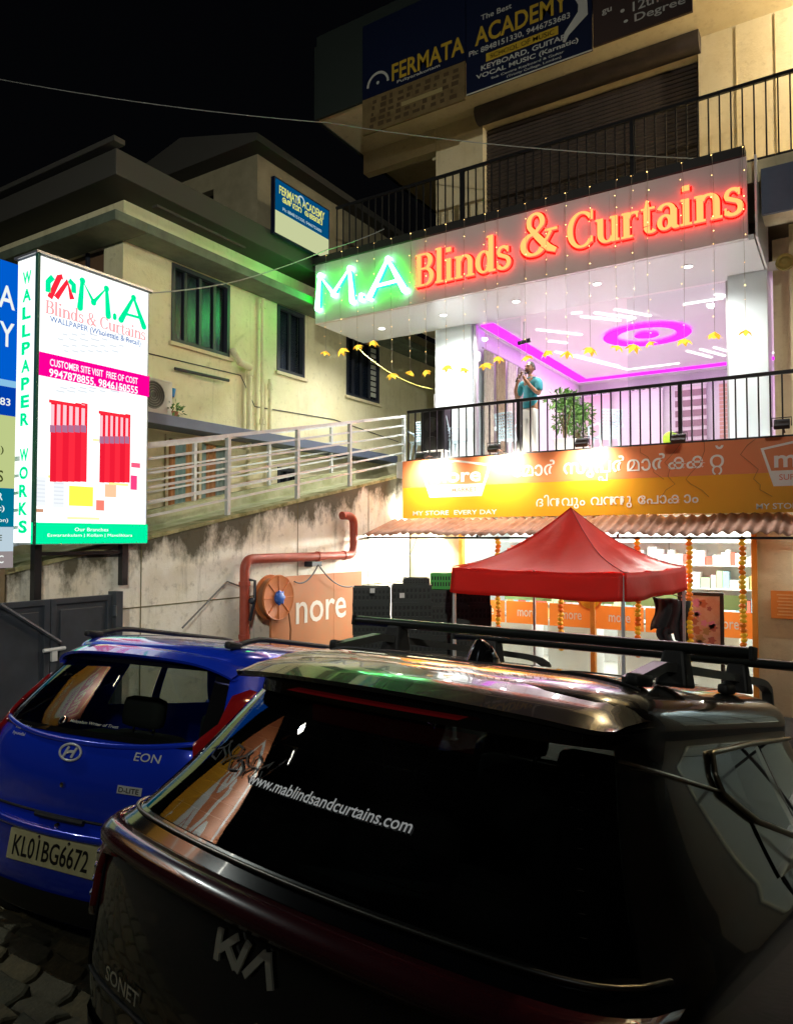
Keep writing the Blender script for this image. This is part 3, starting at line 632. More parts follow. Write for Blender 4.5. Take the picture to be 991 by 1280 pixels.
# floodlights along the top of the board
M_fl = mat('floodlight_body', (.02,.02,.022), .5)
for i,(px,py,on) in enumerate(((526,570,1),(617,560,1),(727,553,1),(848,548,0),(977,530,0))):
    c = at(px,py,Y=11.28); lab = ['lit floodlight at the left end of the orange board','lit floodlight above the first half of the orange board, second from left','floodlight above the middle of the orange board below the plants','floodlight above the right half of the orange board','rightmost floodlight above the right logo of the board'][i]
    t = thing('floodlight', c, lab, 'floodlight', 'floodlights over the supermarket board')
    p = MB(); p.bbox((c.x,c.y,c.z),(.2,.07,.14),.012); h = p.build('housing', M_fl, t)
    h.matrix_parent_inverse = Matrix.Translation(-Vector(c)) ; h.matrix_basis = Matrix.Translation(c) @ Matrix.Rotation(R_(-38),4,'X') @ Matrix.Translation(-c)
    p = MB(); p.beam((c.x,c.y,c.z+.02),(c.x,11.72,3.50),.03,.012); p.tube([(c.x-.12,c.y,c.z-.03),(c.x-.12,c.y,c.z+.09),(c.x+.12,c.y,c.z+.09),(c.x+.12,c.y,c.z-.03)],.008,6); p.build('bracket', M_fl, t)
    lens = MB(); d_ = Vector((0,math.cos(R_(-38)),math.sin(R_(-38)))); u_ = Vector((0,-math.sin(R_(-38)),math.cos(R_(-38))))
    fr_ = frame(c+d_*.038,(1,0,0),u_); lens.rect(fr_,-.08,-.055,.08,.055,0,.003) ; lens.build('lens', emis('flood_lens',(1,.97,.85),18) if on else mat('flood_lens_off',(.4,.4,.4),.2), t)
    if on:
        l = bpy.data.lights.new('flood_beam','SPOT'); l.energy = 62 if i < 2 else 40; l.spot_size = R_(140); l.spot_blend = .9; l.shadow_soft_size = .05; l.color = (1,.93,.74)
        o = bpy.data.objects.new('flood_beam', l); COL.objects.link(o); o.location = c+d_*.07; o.rotation_euler = (R_(90-38),0,0); attach(o, t)
# ------------------------------------------------------------------ awning of corrugated sheets
aw = thing('awning', (-3,11.3,2.05), 'rusty pink corrugated sheet awning over the supermarket front', 'awning')
M_rust = mat('rusty_sheet', (.42,.25,.19), .65, metal=.2, noise=(2.5,(.3,.13,.07),.9), bump=(12,.2))
x = -7.75; k = 0
while x < 2.2:
    w = .92; dz = random.uniform(-.01,.012)+.012*(k%2); jag = random.uniform(-.05,.05)
    def fn(u,v): return (x+u*w, 10.75+jag+v*(1.0-jag), 2.03+.30*v+dz+.022*math.sin(u*w*2*math.pi/.155))
    p = MB(); p.grid(fn, 46, 3); o = p.build('corrugated_sheet', M_rust, aw, smooth=True); o.modifiers.new('s','SOLIDIFY').thickness = .003
    x += w-.05; k += 1
for X in (-7.5,-5.2,-2.9,-.6,1.7): p = MB(); p.beam((X,10.8,2.0),(X,11.75,2.29),.04,.05); p.build('rafter', M_blackm, aw)
p = MB(); p.box((-7.7,10.86,1.965),(2.2,10.9,2.0)); p.build('purlin', M_blackm, aw)
# ------------------------------------------------------------------ lightbox sign on the ramp wall
XL = -7.28
def PL(px,py,X=XL): p = at(px,py,X=X); return p.y, p.z
fl_ = fx(XL)
y0,zt = PL(48,316); y1,_ = PL(187,363); _,zb = PL(36,681); dep = abs(at(22,330,Y=y0).x-XL)
dep = min(max(dep,.2),.4)
LB = thing('lightbox_sign', (XL,(y0+y1)/2,zb), 'tall glowing white lightbox sign for curtains with pink band and green footer', 'sign')
LE = 1.15
M_lbw = emis('lightbox_white', (.96,1,.98), LE*1.12); M_lbg = emis('lightbox_green', (.0,.72,.30), LE); M_lbm = emis('lightbox_magenta', (.92,.0,.25), LE); M_lbt = emis('lightbox_text_white', (1,.95,.97), LE)
M_lbr = emis('lightbox_red', (.85,.02,.04), LE); M_lbp = emis('lightbox_pink', (.95,.35,.36), LE); M_lbb = emis('lightbox_blue', (.12,.2,.42), LE); M_lbq = emis('lightbox_grey', (.62,.66,.7), LE)
p = MB(); p.box((XL-dep,y0,zb),(XL-.004,y1,zt)); p.build('box_body', mat('lightbox_frame',(.5,.55,.52),.4), LB)
p = MB(); p.rect(fl_,y0+.02,zb+.02,y1-.02,zt-.02,-.003,0); p.build('face', M_lbw, LB)
sf = fy(y0-.003); p = MB(); p.rect(sf,XL-dep+.02,zb+.02,XL-.02,zt-.02,-.002,0); p.build('side_face', M_lbw, LB)
p = MB(); p.box((XL-.03,y0-.012,zb),(XL+.012,y0+.02,zt)); p.build('edge_trim', mat('edge_dark_green',(.02,.12,.08),.4), LB)
p = MB(); p.box((XL-dep-.02,y0-.03,zt),(XL+.03,y1+.03,zt+.025)); p.build('top_cap', M_alu, LB)
def lbt(body, px0, py_b, py_t, px1, m, d=.004, bold=.0):
    a,b = PL(px0,py_b); _,t = PL(px0,py_t); c,_ = PL(px1,py_b); p = MB(); p.text(body, fl_, a, b, c-a, t-b, d, bold); p.build('lettering', m, LB)
def lbr(px0, py_t, py_b, px1, m, d=.003, name='print'):
    a,b = PL(px0,py_b); _,t = PL(px0,py_t); c,_ = PL(px1,py_b); p = MB(); p.rect(fl_,a,b,c,t,d-.002,d); return p.build(name, m, LB)
a,b = PL(98,385); _,t = PL(98,350); c,_ = PL(180,385); sans_MA(fl_, a, b+.01, c-a, t-b, .001, .005, [M_lbg,M_lbg], LB, .23)
for pts,m in (([(62,372,.1),(74,346,.1),(78,346,.1)],M_lbr),([(70,372,.1),(84,352,.1),(90,374,.1)],M_lbr),([(60,365,.1),(60,352,.1),(66,346,.1)],M_lbg),([(86,350,.1),(92,356,.1),(92,366,.1)],M_lbg)):
    p = MB(); p.ribbon([(*PL(x,y),.06) for x,y,_ in pts], fl_, 1, 0, 0, .001, .005); p.build('logo_mark', [m,m], LB)
a,b = PL(57,391); c,_ = PL(182,391); sz = .145; serif_word('Blinds & Curtains', fl_, a, b, sz, .002, .004, [M_lbp,M_lbp], LB, (c-a)/(word_w('Blinds & Curtains')*sz), 'lettering')
lbt('WALLPAPER (Wholesale & Retail)', 62, 404, 394, 176, M_lbb, .004, .02)
for k,(x0,y,x1) in enumerate(((78,416,158),(72,422,168),(78,430,160),(80,437,150),(75,483,160),(70,487,165))):
    n = 7
    for j in range(n):
        xa = x0+(x1-x0)*j/n; lbr(xa, y+j*.0, y+2.2, xa+(x1-x0)/n*random.uniform(.5,.85), M_lbq, name='fine_print')
lbr(45,438,468,186.5,M_lbm,.003,'band')
lbt('CUSTOMER SITE VISIT  FREE OF COST', 62, 457, 448, 172, M_lbt, .006, .01); lbt('9947878855, 9846150555', 61, 472, 460, 172, M_lbt, .006, .015)
def curtain_print(x0,x1,yt,yb):
    n = 6
    for k in range(n):
        xa = x0+(x1-x0)*k/n; xb = x0+(x1-x0)*(k+1)/n
        lbr(xa, yt+5, yb, xb, M_lbr if k%2 else emis('lightbox_red2',(.7,.01,.03),LE), .003, 'curtain_print')
        lbr(xa+1, yt+7, yt+34, xb-2.4, emis('lightbox_rose',(.95,.5,.55),LE), .005, 'curtain_print')
        lbr(xa, yt+33, yt+42, xb-1, emis('lightbox_mauve',(.35,.14,.25),LE), .007, 'curtain_print')
    lbr(x0-1, yt+1, yt+5, x1, M_lbr, .006, 'rod_print')
curtain_print(62,108,498,602); curtain_print(124,162,512,603)
for x0,yt,yb,x1,cc_ in ((42,595,632,57,(.75,.78,.82)),(66,598,634,80,(.75,.78,.82)),(86,607,632,116,(.85,.88,.08)),(131,605,621,145,(.95,.5,.3)),(120,625,638,130,(.9,.2,.15)),(131,623,639,147,(.95,.85,.85)),(150,617,652,182,(.8,.85,.95)),(44,636,640,54,(.5,.25,.15)),(164,578,584,175,(.8,.1,.2)),(163,594,612,171,(.85,.05,.2)),(84,646,649,124,(.98,.85,.4)),(60,594,597,86,(.98,.85,.3)),(116,548,551,124,(.85,.75,.4)),(136,603,606,160,(.98,.85,.3))):
    lbr(x0,yt,yb,x1,emis('lightbox_p%02d%02d%02d'%tuple(int(q*99) for q in cc_),cc_,LE),.0025,'picture_print')
for k in range(6): lbr(43,600+k*5,601.5+k*5,56,M_lbq,.0045,'picture_print'); lbr(67,603+k*5,604.5+k*5,79,M_lbq,.0045,'picture_print')
lbr(38,653,680,184,M_lbg,.003,'footer')
lbt('Our Branches', 93, 664, 659.5, 135, M_lbt, .006); lbt('Eswarankulam | Kollam | Mavelikkara', 59, 672, 667, 165, M_lbt, .006)
word = 'WALLPAPER WORKS'; zz = zt-.24; stp = (zt-zb-.42)/14.0
for k,ch in enumerate(word):
    if ch != ' ': p = MB(); p.text(ch, sf, XL-dep*.7, zz-k*stp-.06, dep*.42, .14, .004, .045); p.build('lettering', M_lbg, LB)
for y,zlow in ((y0+.1,1.15),(y1-.25,1.42)): p = MB(); p.box((XL-.15,y-.04,zlow),(XL-.07,y+.04,zb-.001)); p.build('post', M_blackm, LB)
p = MB(); p.box((XL-.14,y0+.14,zb-.12),(XL-.09,y1-.3,zb-.08)); p.build('post_brace', M_blackm, LB)
# ------------------------------------------------------------------ academy boards
M_navy = mat('board_navy', (.004,.009,.035), .45); M_btext = mat('board_yellow', (.55,.36,.03), .5); M_bwhite = mat('board_white', (.55,.55,.5), .5); M_bbrown = mat('board_brown', (.20,.14,.06), .6, noise=(4,(.12,.08,.03),.8)); M_btk = mat('board_brown_text', (.08,.05,.02), .6)
b0 = thing('academy_board', (-3.6,7.0,0), '', 'sign') if False else None
XA = -7.33; ya,zta = PL(23,331,XA); fa = fx(XA)
SG = thing('academy_sign', (XA,ya-.8,1.7), 'blue and green academy sign cut off by the left edge beside the lightbox', 'sign')
for z0_,z1_,cc_,nm in ((3.62,zta,(.0,.13,.75),'a'),(3.55,3.62,(.3,.65,.95),'b'),(3.25,3.55,(.0,.06,.5),'c'),(2.5,3.25,(.62,.72,.3),'d'),(2.1,2.5,(.0,.2,.33),'e'),(1.85,2.1,(.6,.75,.85),'f'),(1.68,1.85,(.35,.3,.3),'g')):
    p = MB(); p.rect(fa,ya-1.5,z0_,ya,z1_,-.1,0); p.build('panel', emis('academy_panel_'+nm,cc_,.75), SG)
M_aw = emis('academy_white',(.9,.95,.9),.9); M_ag = emis('academy_dark',(.08,.1,.02),.6)
for body,ye,z,h,m in (('FERMATA',.03,4.36,.24,M_aw),('ACADEMY',.03,3.96,.26,M_aw),('8848151330, 9446753683',.06,3.34,.09,M_aw),('(Western Ch)',.12,2.84,.09,M_ag),('CLASSES',.12,2.56,.12,M_ag),('KEYBOARD, GUITAR',.12,2.36,.09,M_aw),('(Karnatic)',.1,2.25,.07,M_aw),('(Trinity College, London)',.06,2.14,.05,M_aw),('DRAWING, TYPE',.12,1.95,.07,M_ag),('MUSIC',.1,1.73,.08,M_aw)):
    p = MB(); w = h*.62*len(body); p.text(body, fa, ya-ye-w, z, w, h, .003, .012); p.build('lettering', m, SG)
p = MB(); p.clusters([('\u0d05',0,0,1),('\u0d15',1,0,1),('\u0d3e',1.7,0,1),('\u0d26',2.1,0,1),('\u0d2e',2.75,0,1),('\u0d3f',3.3,0,1)], fa, ya-.9, 3.70, .2, .003); p.build('lettering', M_aw, SG)
for y in (ya-.12,ya-1.3): p = MB(); p.box((XA-.1,y-.05,1.0),(XA-.02,y+.05,1.679)); p.build('post', mat('sign_post_wood',(.2,.15,.08),.8), SG)
# small academy board on the house
XB = -9.25; fb = fx(XB); (q0,z_),(q1,_) = PL(343,219,XB), PL(412,250,XB)
_,zl = PL(343,291,XB); SB = thing('academy_sign', (XB,(q0+q1)/2,zl), 'small blue and cream academy sign on the upper wall of the house', 'sign')
zt_ = z_; zm = zl+(zt_-zl)*.42; W_ = q1-q0
p = MB(); p.rect(fb,q0,zl,q1,zt_,-.09,-.003); p.build('frame', M_navy, SB)
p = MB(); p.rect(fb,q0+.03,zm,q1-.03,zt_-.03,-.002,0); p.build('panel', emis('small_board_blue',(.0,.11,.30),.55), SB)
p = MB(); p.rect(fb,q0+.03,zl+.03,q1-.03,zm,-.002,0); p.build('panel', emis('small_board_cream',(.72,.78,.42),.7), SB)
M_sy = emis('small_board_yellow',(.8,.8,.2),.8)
p = MB(); p.text('FERMATA ACADEMY', fb, q0+W_*.08, zm+(zt_-zm)*.55, W_*.82, .17, .002, .02); p.build('lettering', M_sy, SB)
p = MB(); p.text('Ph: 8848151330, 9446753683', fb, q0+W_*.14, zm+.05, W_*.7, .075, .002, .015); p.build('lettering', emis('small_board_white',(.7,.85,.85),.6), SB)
p = MB(); p.clusters([('\u0d2b',0,0,1),('\u0d46',-.3,0,1),('\u0d7c',.75,0,1),('\u0d2e',1.5,0,1),('\u0d3e',2.1,0,1),('\u0d31',2.5,0,1),('\u0d05',3.7,0,1),('\u0d15',4.6,0,1),('\u0d3e',5.3,0,1),('\u0d26',5.7,0,1),('\u0d2e',6.3,0,1),('\u0d3f',6.9,0,1)], fb, q0+W_*.16, zm+.23, W_*.098, .002, .03); p.build('lettering', M_sy, SB)
p = MB(); p.ribbon([(q0+W_*(.46+.06*math.cos(R_(t))), zt_-.21+W_*.07*math.sin(R_(t)), .03) for t in range(0,181,15)], fb, 1,0,0,0,.003); p.build('arc_mark', [MATS['small_board_white']]*2, SB)
# the hoardings hanging from the roof slab
fu = fy(11.66)
def board(name, label, x0,x1,z0,z1,m): t = thing('hoarding', ((x0+x1)/2,11.66,z0), label, 'sign'); p = MB(); p.rect(fu,x0,z0,x1,z1,-.05,0); p.build('panel', m, t); return t
def bt(t, body, x, z, w, h, m, bold=.012): p = MB(); p.text(body, fu, x, z, w, h, .003, bold); p.build('lettering', m, t)
t = board('a', 'navy academy hoarding with big yellow name and white arc, above the brown board', -8.12,-5.82,10.78,12.3,M_navy)
bt(t,'FERMATA',-7.42,10.93,1.58,.34,M_btext,.02); bt(t,'Puliyarakonam',-7.3,10.83,.95,.08,M_bwhite)
p = MB(); p.ribbon([(-7.75+.24*math.cos(R_(q)), 10.98+.24*math.sin(R_(q)), .05) for q in range(0,181,12)], fu,1,0,0,.001,.004); p.prism([(-7.75+.035*math.cos(q),11.02+.035*math.sin(q)) for q in range(6)],fu,.001,.004); p.build('arc_mark', [M_bwhite,M_bwhite], t)
t2 = board('b', 'navy hoarding with keyboard, guitar and vocal music lines in white', -5.80,-3.47,10.12,12.3,M_navy)
bt(t2,'ACADEMY',-5.62,10.96,1.75,.34,M_btext,.02); bt(t2,'The Best',-5.5,11.4,.6,.1,M_bwhite); bt(t2,'Ph: 8848151330, 9446753683',-5.74,10.79,1.9,.12,M_bwhite)
p = MB(); p.rect(fu,-5.4,10.60,-4.05,10.75,.001,.003); p.build('yellow_bar', M_btext, t2); bt(t2,'SCHOOL OF MUSIC',-5.32,10.63,1.2,.09,M_navy,.01)
bt(t2,'KEYBOARD, GUITAR',-5.5,10.45,1.6,.11,M_bwhite,.02); bt(t2,'VOCAL MUSIC (Karnatic)',-5.6,10.31,1.9,.11,M_bwhite,.02); bt(t2,'Sub Centre Keyboard & Guitar',-5.3,10.23,1.35,.055,M_bwhite); bt(t2,'(Trinity College, London)',-5.0,10.155,1.0,.055,M_bwhite)
p = MB(); p.ribbon([(-3.62,11.7,.03),(-3.8,11.3,.1),(-3.62,11.0,.16),(-3.62,10.8,.2),(-3.9,10.55,.1),(-3.95,10.42,.05)], fu,1,0,0,.001,.004); p.build('flute_mark', [M_bwhite,M_bwhite], t2)
p = MB(); p.rect(fu,-5.8,10.10,-3.47,10.125,.0,.006); p.build('bottom_trim', M_bwhite, t2)
t3 = board('c', 'dark brown hoarding with degree list at the top right', -3.45,-1.9,10.16,12.3,mat('board_dark_brown',(.05,.03,.025),.5))
bt(t3,'gu',-3.3,10.62,.16,.1,M_bwhite); bt(t3,'• 12th',-3.0,10.50,.6,.16,M_bwhite); bt(t3,'• Degree',-2.95,10.28,.95,.17,M_bwhite)
t4 = board('d', 'faded brown board with worn dark lettering below the navy hoarding', -8.12,-5.83,10.06,10.775,M_bbrown)
for k in range(5):
    x = -7.95+.02*k
    for j in range(10): p = MB(); xx = x+j*.2; p.rect(fu,xx,10.14+.12*k,xx+random.uniform(.05,.16),10.2+.12*k+random.uniform(0,.03),.0005,.002); p.build('worn_print', M_btk, t4)
p = MB(); p.rect(fu,-7.2,10.36,-6.3,10.44,.001,.004); p.build('pale_strip', mat('pale_strip',(.35,.28,.12),.6), t4)
# ------------------------------------------------------------------ red canopy tent
M_red = mat('red_tent_cloth', (.86,.028,.018), .55, bump=(6,.4))
_n = M_red.node_tree.nodes; _l = M_red.node_tree.links; _t = _n.new('ShaderNodeBsdfTranslucent'); _t.inputs[0].default_value = (.95,.05,.03,1); _m = _n.new('ShaderNodeMixShader'); _m.inputs[0].default_value = .42
_l.new(_n['Principled BSDF'].outputs[0], _m.inputs[1]); _l.new(_t.outputs[0], _m.inputs[2]); _l.new(_m.outputs[0], _n['Material Output'].inputs[0])
M_leg = mat('tent_leg_steel', (.6,.6,.6), .4, metal=.3)
Fc = at(779,716,Z=1.585); ta = R_(38)
lat = RT*(-math.cos(ta)) + Vector((FW.x,FW.y,0)).normalized()*math.sin(ta); bak = RT*math.sin(ta) + Vector((FW.x,FW.y,0)).normalized()*math.cos(ta)
TS, EZ, TZ = 2.35, 1.585, 2.40
Fc = Vector((Fc.x,Fc.y,0)); C4 = [Fc, Fc+lat*TS, Fc+lat*TS+bak*TS, Fc+bak*TS]; Cc = sum(C4,Vector())/4
TN_ = thing('canopy_tent', (Cc.x,Cc.y,-.72), 'red pop-up canopy tent with pointed roof in front of the supermarket', 'tent')
def tent_roof(u,v,k):
    a, b = C4[k], C4[(k+1)%4]; e = a.lerp(b,u); p = e.lerp(Cc,v)
    sag = -.15*math.sin(math.pi*v)*(.5+.5*abs(2*u-1)) - .05*math.sin(math.pi*u)*math.sin(math.pi*min(1,v*1.3))
    ed = (2*u-1)
    return Vector((p.x,p.y,EZ+(TZ-EZ)*(v**1.12)+sag*.75-.02*math.sin(math.pi*u)*(1-v)+.010*math.sin(u*17+v*11+k)*(1-v)+.006*math.sin(u*41+v*5)*(1-v)))
for k in range(4):
    p = MB(); p.grid(lambda u,v: tent_roof(u,v,k), 18, 12); p.build('roof_panel', M_red, TN_, smooth=True)
    a, b = C4[k], C4[(k+1)%4]; n_ = (b-a).cross(Vector((0,0,1))).normalized()
    if (n_).dot(a-Cc) < 0: n_ = -n_
    def val(u,v): p = a.lerp(b,u); p = p+n_*(.012+.02*v*math.sin(u*14+k)+.02*v); return Vector((p.x,p.y,EZ-.02*math.sin(math.pi*u)-(.33+.012*math.sin(u*9))*v))
    p = MB(); p.grid(val, 30, 5); o = p.build('valance', M_red, TN_, smooth=True); o.modifiers.new('s','SOLIDIFY').thickness = .003
    c = a.lerp(Cc,.012); p = MB(); p.box((c.x-.018,c.y-.018,-.72),(c.x+.018,c.y+.018,EZ-.03)); l = p.build('leg', M_leg, TN_)
    p = MB(); p.box((c.x-.05,c.y-.05,-.72),(c.x+.05,c.y+.05,-.712)); p.build('foot', M_leg, l)
    for j in range(2):
        e0 = a.lerp(Cc,.02).lerp(b.lerp(Cc,.02),j*.5); e1 = a.lerp(Cc,.02).lerp(b.lerp(Cc,.02),(j+1)*.5)
        for z0_,z1_ in ((-.04,-.3),(-.3,-.04)): p = MB(); p.beam((e0.x,e0.y,EZ+z0_),(e1.x,e1.y,EZ+z1_),.012,.025); p.build('truss_bar', M_leg, TN_)
    p = MB(); p.tube([tent_roof(0,v/8,k)+Vector((0,0,.006)) for v in range(9)], .005, 5); p.build('hip_seam', mat('dark_red_seam',(.42,.008,.012),.7), TN_)
p = MB(); p.box((Cc.x-.015,Cc.y-.015,EZ-.2),(Cc.x+.015,Cc.y+.015,TZ-.02)); p.build('centre_pole', M_leg, TN_)
# ------------------------------------------------------------------ crates
def crate_mesh(m, sx=.58, sy=.4, h=.22):
    p = MB(); t = .02
    p.box((-sx/2,-sy/2,0),(sx/2,sy/2,.02))
    for z0_,z1_ in ((.02,.045),(h-.045,h)):
        p.box((-sx/2,-sy/2,z0_),(sx/2,-sy/2+t,z1_)); p.box((-sx/2,sy/2-t,z0_),(sx/2,sy/2,z1_)); p.box((-sx/2,-sy/2+t,z0_),(-sx/2+t,sy/2-t,z1_)); p.box((sx/2-t,-sy/2+t,z0_),(sx/2,sy/2-t,z1_))
    p.box((-sx/2+.004,-sy/2+.004,h*.45),(sx/2-.004,-sy/2+.014,h*.58)); p.box((sx/2-.014,-sy/2+.02,h*.45),(sx/2-.004,sy/2-.02,h*.58)); p.box((-sx/2+.004,-sy/2+.02,h*.45),(-sx/2+.014,sy/2-.02,h*.58))
    i_ = .017; p.cm = 1
    p.box((-sx/2+i_,-sy/2+i_,.02),(sx/2-i_,-sy/2+i_+.004,h-.03)); p.box((-sx/2+i_,sy/2-i_-.004,.02),(sx/2-i_,sy/2-i_,h-.03)); p.box((-sx/2+i_,-sy/2+i_+.005,.02),(-sx/2+i_+.004,sy/2-i_-.005,h-.03)); p.box((sx/2-i_-.004,-sy/2+i_+.005,.02),(sx/2-i_,sy/2-i_-.005,h-.03))  # near-black sheets added behind the lattice, standing in for the shade inside
    p.cm = 0; n = 9
    for k in range(n+1):
        x = -sx/2+.012+(sx-.024)*k/n; p.box((x-.011,-sy/2+.002,.045),(x+.011,-sy/2+.016,h-.045)); p.box((x-.011,sy/2-.016,.045),(x+.011,sy/2-.002,h-.045))
    for k in range(1,7):
        y = -sy/2+sy*k/7
        for s_ in (-1,1): p.box((s_*(sx/2-.009)-.007,y-.011,.045),(s_*(sx/2-.009)+.007,y+.011,h-.045))
    return p.mesh('crate', [m, M_cin])
M_cin = mat('crate_shade_backing', (.008,.01,.009), .6); M_crk = mat('black_crate_plastic', (.022,.028,.025), .4); M_crg = mat('green_crate_plastic', (.04,.42,.06), .45)
cmk, cmg = crate_mesh(M_crk), crate_mesh(M_crg, .4, .3, .24)
def crate(me, x, y, z, rz, label): o = link('crate', me, None, label=label, cat='crate', group='stacked plastic crates by the supermarket'); o.location = (x,y,z); o.rotation_euler = (0,0,rz); return o
stacks = (('left', at(464,780,Y=9.3).x, 9.3, 8, .62), ('middle', at(514,780,Y=9.15).x, 9.15, 8, .6), ('right', at(561,780,Y=9.75).x, 9.75, 8, .55), ('rear right', at(589,780,Y=10.05).x, 10.05, 8, .5))
ordn = ('bottom','second','third','fourth','fifth','sixth','seventh','top')
for nm, x, y, n, a_ in stacks:
    for k in range(n):
        zt_ = {'left':1.23,'middle':1.30,'right':1.20,'rear right':1.20}[nm]; h_ = (zt_+.72)/n
        o = crate(cmk, x+random.uniform(-.01,.01), y, -.72+k*h_, a_+random.uniform(-.03,.03), '%s black plastic crate of the %s stack beside the orange panel' % (ordn[k], nm)); o.scale = (1,1,h_/.22*1.0)
p = crate(cmk, stacks[1][1]+.05, stacks[1][2]+.05, 1.302, .6, 'low black crate lying on top of the middle crate stack'); p.scale = (.66,.8,.42)
crate(cmg, stacks[2][1]-.12, stacks[2][2]+.05, 1.202, .5, 'bright green plastic crate on top of the right crate stack')
for nm,px,py,Y in (('left',465,738,9.0),('middle',502,744,8.86)):
    q = at(px,py,Y=Y); simple('paper_label', MB().rect(frame(q,(math.cos(.6),math.sin(.6),0),(0,0,1)),-.03,-.04,.04,.03,0,.003), M_white, 'white paper tag stuck on the %s crate stack' % nm, 'label')
# ------------------------------------------------------------------ hydrant pipe, hose reel, panel, gate on the ramp wall
M_pipe = mat('red_oxide_pipe', (.42,.07,.04), .45, noise=(6,(.3,.05,.03),.8))
XP = -7.3
def PX(px,py,X=XP): p = at(px,py,X=X); return p
def bend(pts, r=.12, n=6):
    out = [pts[0]]
    for i in range(1,len(pts)-1):
        a, b, c = pts[i-1], pts[i], pts[i+1]; p0 = b+(a-b).normalized()*r; p1 = b+(c-b).normalized()*r
        out += [p0.lerp(b,t/n).lerp(b.lerp(p1,t/n),t/n) for t in range(n+1)]
    return out+[pts[-1]]
a = PX(306,699); b = PX(442,690); pts = [Vector((XP,a.y,-.72)), Vector((XP,a.y,a.z)), Vector((XP,b.y,a.z)), Vector((XP,b.y,PX(442,645).z)), Vector((XP-.02,b.y-.32,PX(442,645).z+.0))]
HY = thing('hydrant_pipe', (XP,a.y,-.72), 'red painted fire hydrant pipe climbing along the mossy ramp wall', 'pipe')
p = MB(); p.tube(bend(pts,.17,8), .07, 14); p.build('pipe', M_pipe, HY, smooth=True, angle=60)
for c,ax in ((pts[1]-Vector((0,0,.35)),(0,0,1)),(pts[2]-Vector((0,.28,0)),(0,1,0)),(pts[2]-Vector((0,1.0,0)),(0,1,0)),(pts[1]-Vector((0,0,1.1)),(0,0,1))):
    p = MB(); p.lathe([(.07,-.03),(.082,-.03),(.082,.03),(.07,.03)], c, ax, 14); p.build('coupling', M_pipe, HY)
p = MB(); p.box((XP-.14,pts[1].y+1.5,a.z-.16),(XP+.02,pts[1].y+1.75,a.z-.08)); p.build('bracket', M_wfr, HY)
c = PX(345,747,-7.12); HR = thing('hose_reel', (-7.2,c.y,c.z-.35), 'round orange hose reel with blue hub on the ramp wall', 'hose reel')
M_reel = mat('reel_orange', (.62,.2,.06), .5, noise=(8,(.5,.14,.05),.7)); M_hub = mat('reel_blue', (.03,.12,.5), .45); M_hose = mat('hose_rubber', (.32,.13,.05), .6)
for dx in (.0,-.16):
    p = MB(); p.lathe([(.0,.012),(.30,.012),(.325,.022),(.335,.0),(.325,-.018),(.0,-.01)], (-7.08+dx,c.y,c.z), (1,0,0), 32); p.build('disc', M_reel, HR, smooth=True, angle=30)
p = MB()
for k in range(5):
    for rr in (.235,.275): p.tube([(-7.215+.026*k, c.y+rr*math.cos(t*math.pi/14), c.z+rr*math.sin(t*math.pi/14)) for t in range(29)], .014, 6, False)
p.build('hose', M_hose, HR, smooth=True)
p = MB(); p.lathe([(.0,.05),(.07,.05),(.09,.03),(.10,.012),(.10,-.0)], (-7.065,c.y,c.z), (1,0,0), 18)
for k in range(7): t = k*2*math.pi/7; p.ball((-7.04,c.y+.085*math.cos(t),c.z+.085*math.sin(t)), (.015,.028,.028), 6, 4)
p.build('hub', M_hub, HR, smooth=True)
for k in range(8):
    t = k*math.pi/4; p = MB(); p.beam((-7.064,c.y+.11*math.cos(t),c.z+.11*math.sin(t)),(-7.064,c.y+.31*math.cos(t),c.z+.31*math.sin(t)),.012,.012,(1,0,0)); p.build('spoke', M_reel, HR)
p = MB(); p.beam((-7.28,c.y-.05,c.z),(-7.1,c.y-.05,c.z),.05,.05); p.beam((-7.4,c.y+.1,c.z),(-7.1,c.y,c.z),.05,.05); p.build('bracket', M_wfr, HR)
p = MB(); p.tube([(-7.12,c.y+.27,c.z-.15),(-7.1,c.y+.31,c.z-.5),(-7.12,c.y+.3,c.z-.9),(-7.1,c.y+.34,-.71)], .014, 6); p.build('hose_tail', M_hose, HR)
p = MB(); p.tube([(-7.25,c.y-.44,c.z+.28),(-7.2,c.y-.36,c.z+.26),(-7.2,c.y-.36,c.z-.0),(-7.2,c.y-.46,c.z-.3)], .022, 8); p.ball((-7.2,c.y-.42,c.z-.02), .05); p.build('valve', M_wfr, HR, smooth=True)
# leaning orange panel with the shop name
(a_,b_) = PX(366,720,-7.22), PX(449,716,-7.22); zl = PX(400,786,-7.22).z
PN = thing('leaning_signboard', (-7.2,(a_.y+b_.y)/2,-.72), 'weathered orange shop panel leaning on the ramp wall behind the hose reel', 'panel')
fp = frame((-7.22,0,0),(0,1,0),(.0,0,1)); M_pan = mat('panel_weathered_orange', (.55,.2,.08), .6, noise=(2.5,(.45,.22,.1),.8))
y_a, y_b = a_.y-.5, b_.y+.05
mid = (y_a+y_b)/2+.35
for q0_,q1_ in ((y_a,mid-.003),(mid+.003,y_b)): p = MB(); p.rect(fp,q0_,-.6,q1_,a_.z,-.02,.02); p.build('sheet', M_pan, PN)
p = MB(); tw = PX(431,770,-7.22).y-(y_a+.55)
x_ = y_a+.55; p.text('nore', fp, x_, PX(400,776,-7.22).z, tw, .34, .024, .008); p.build('lettering', mat('panel_white',(.8,.74,.66),.6), PN)
for y_ in (y_a+.2,y_b-.2): p = MB(); p.box((-7.24,y_-.03,-.72),(-7.2,y_+.03,-.6)); p.build('foot', M_wfr, PN)
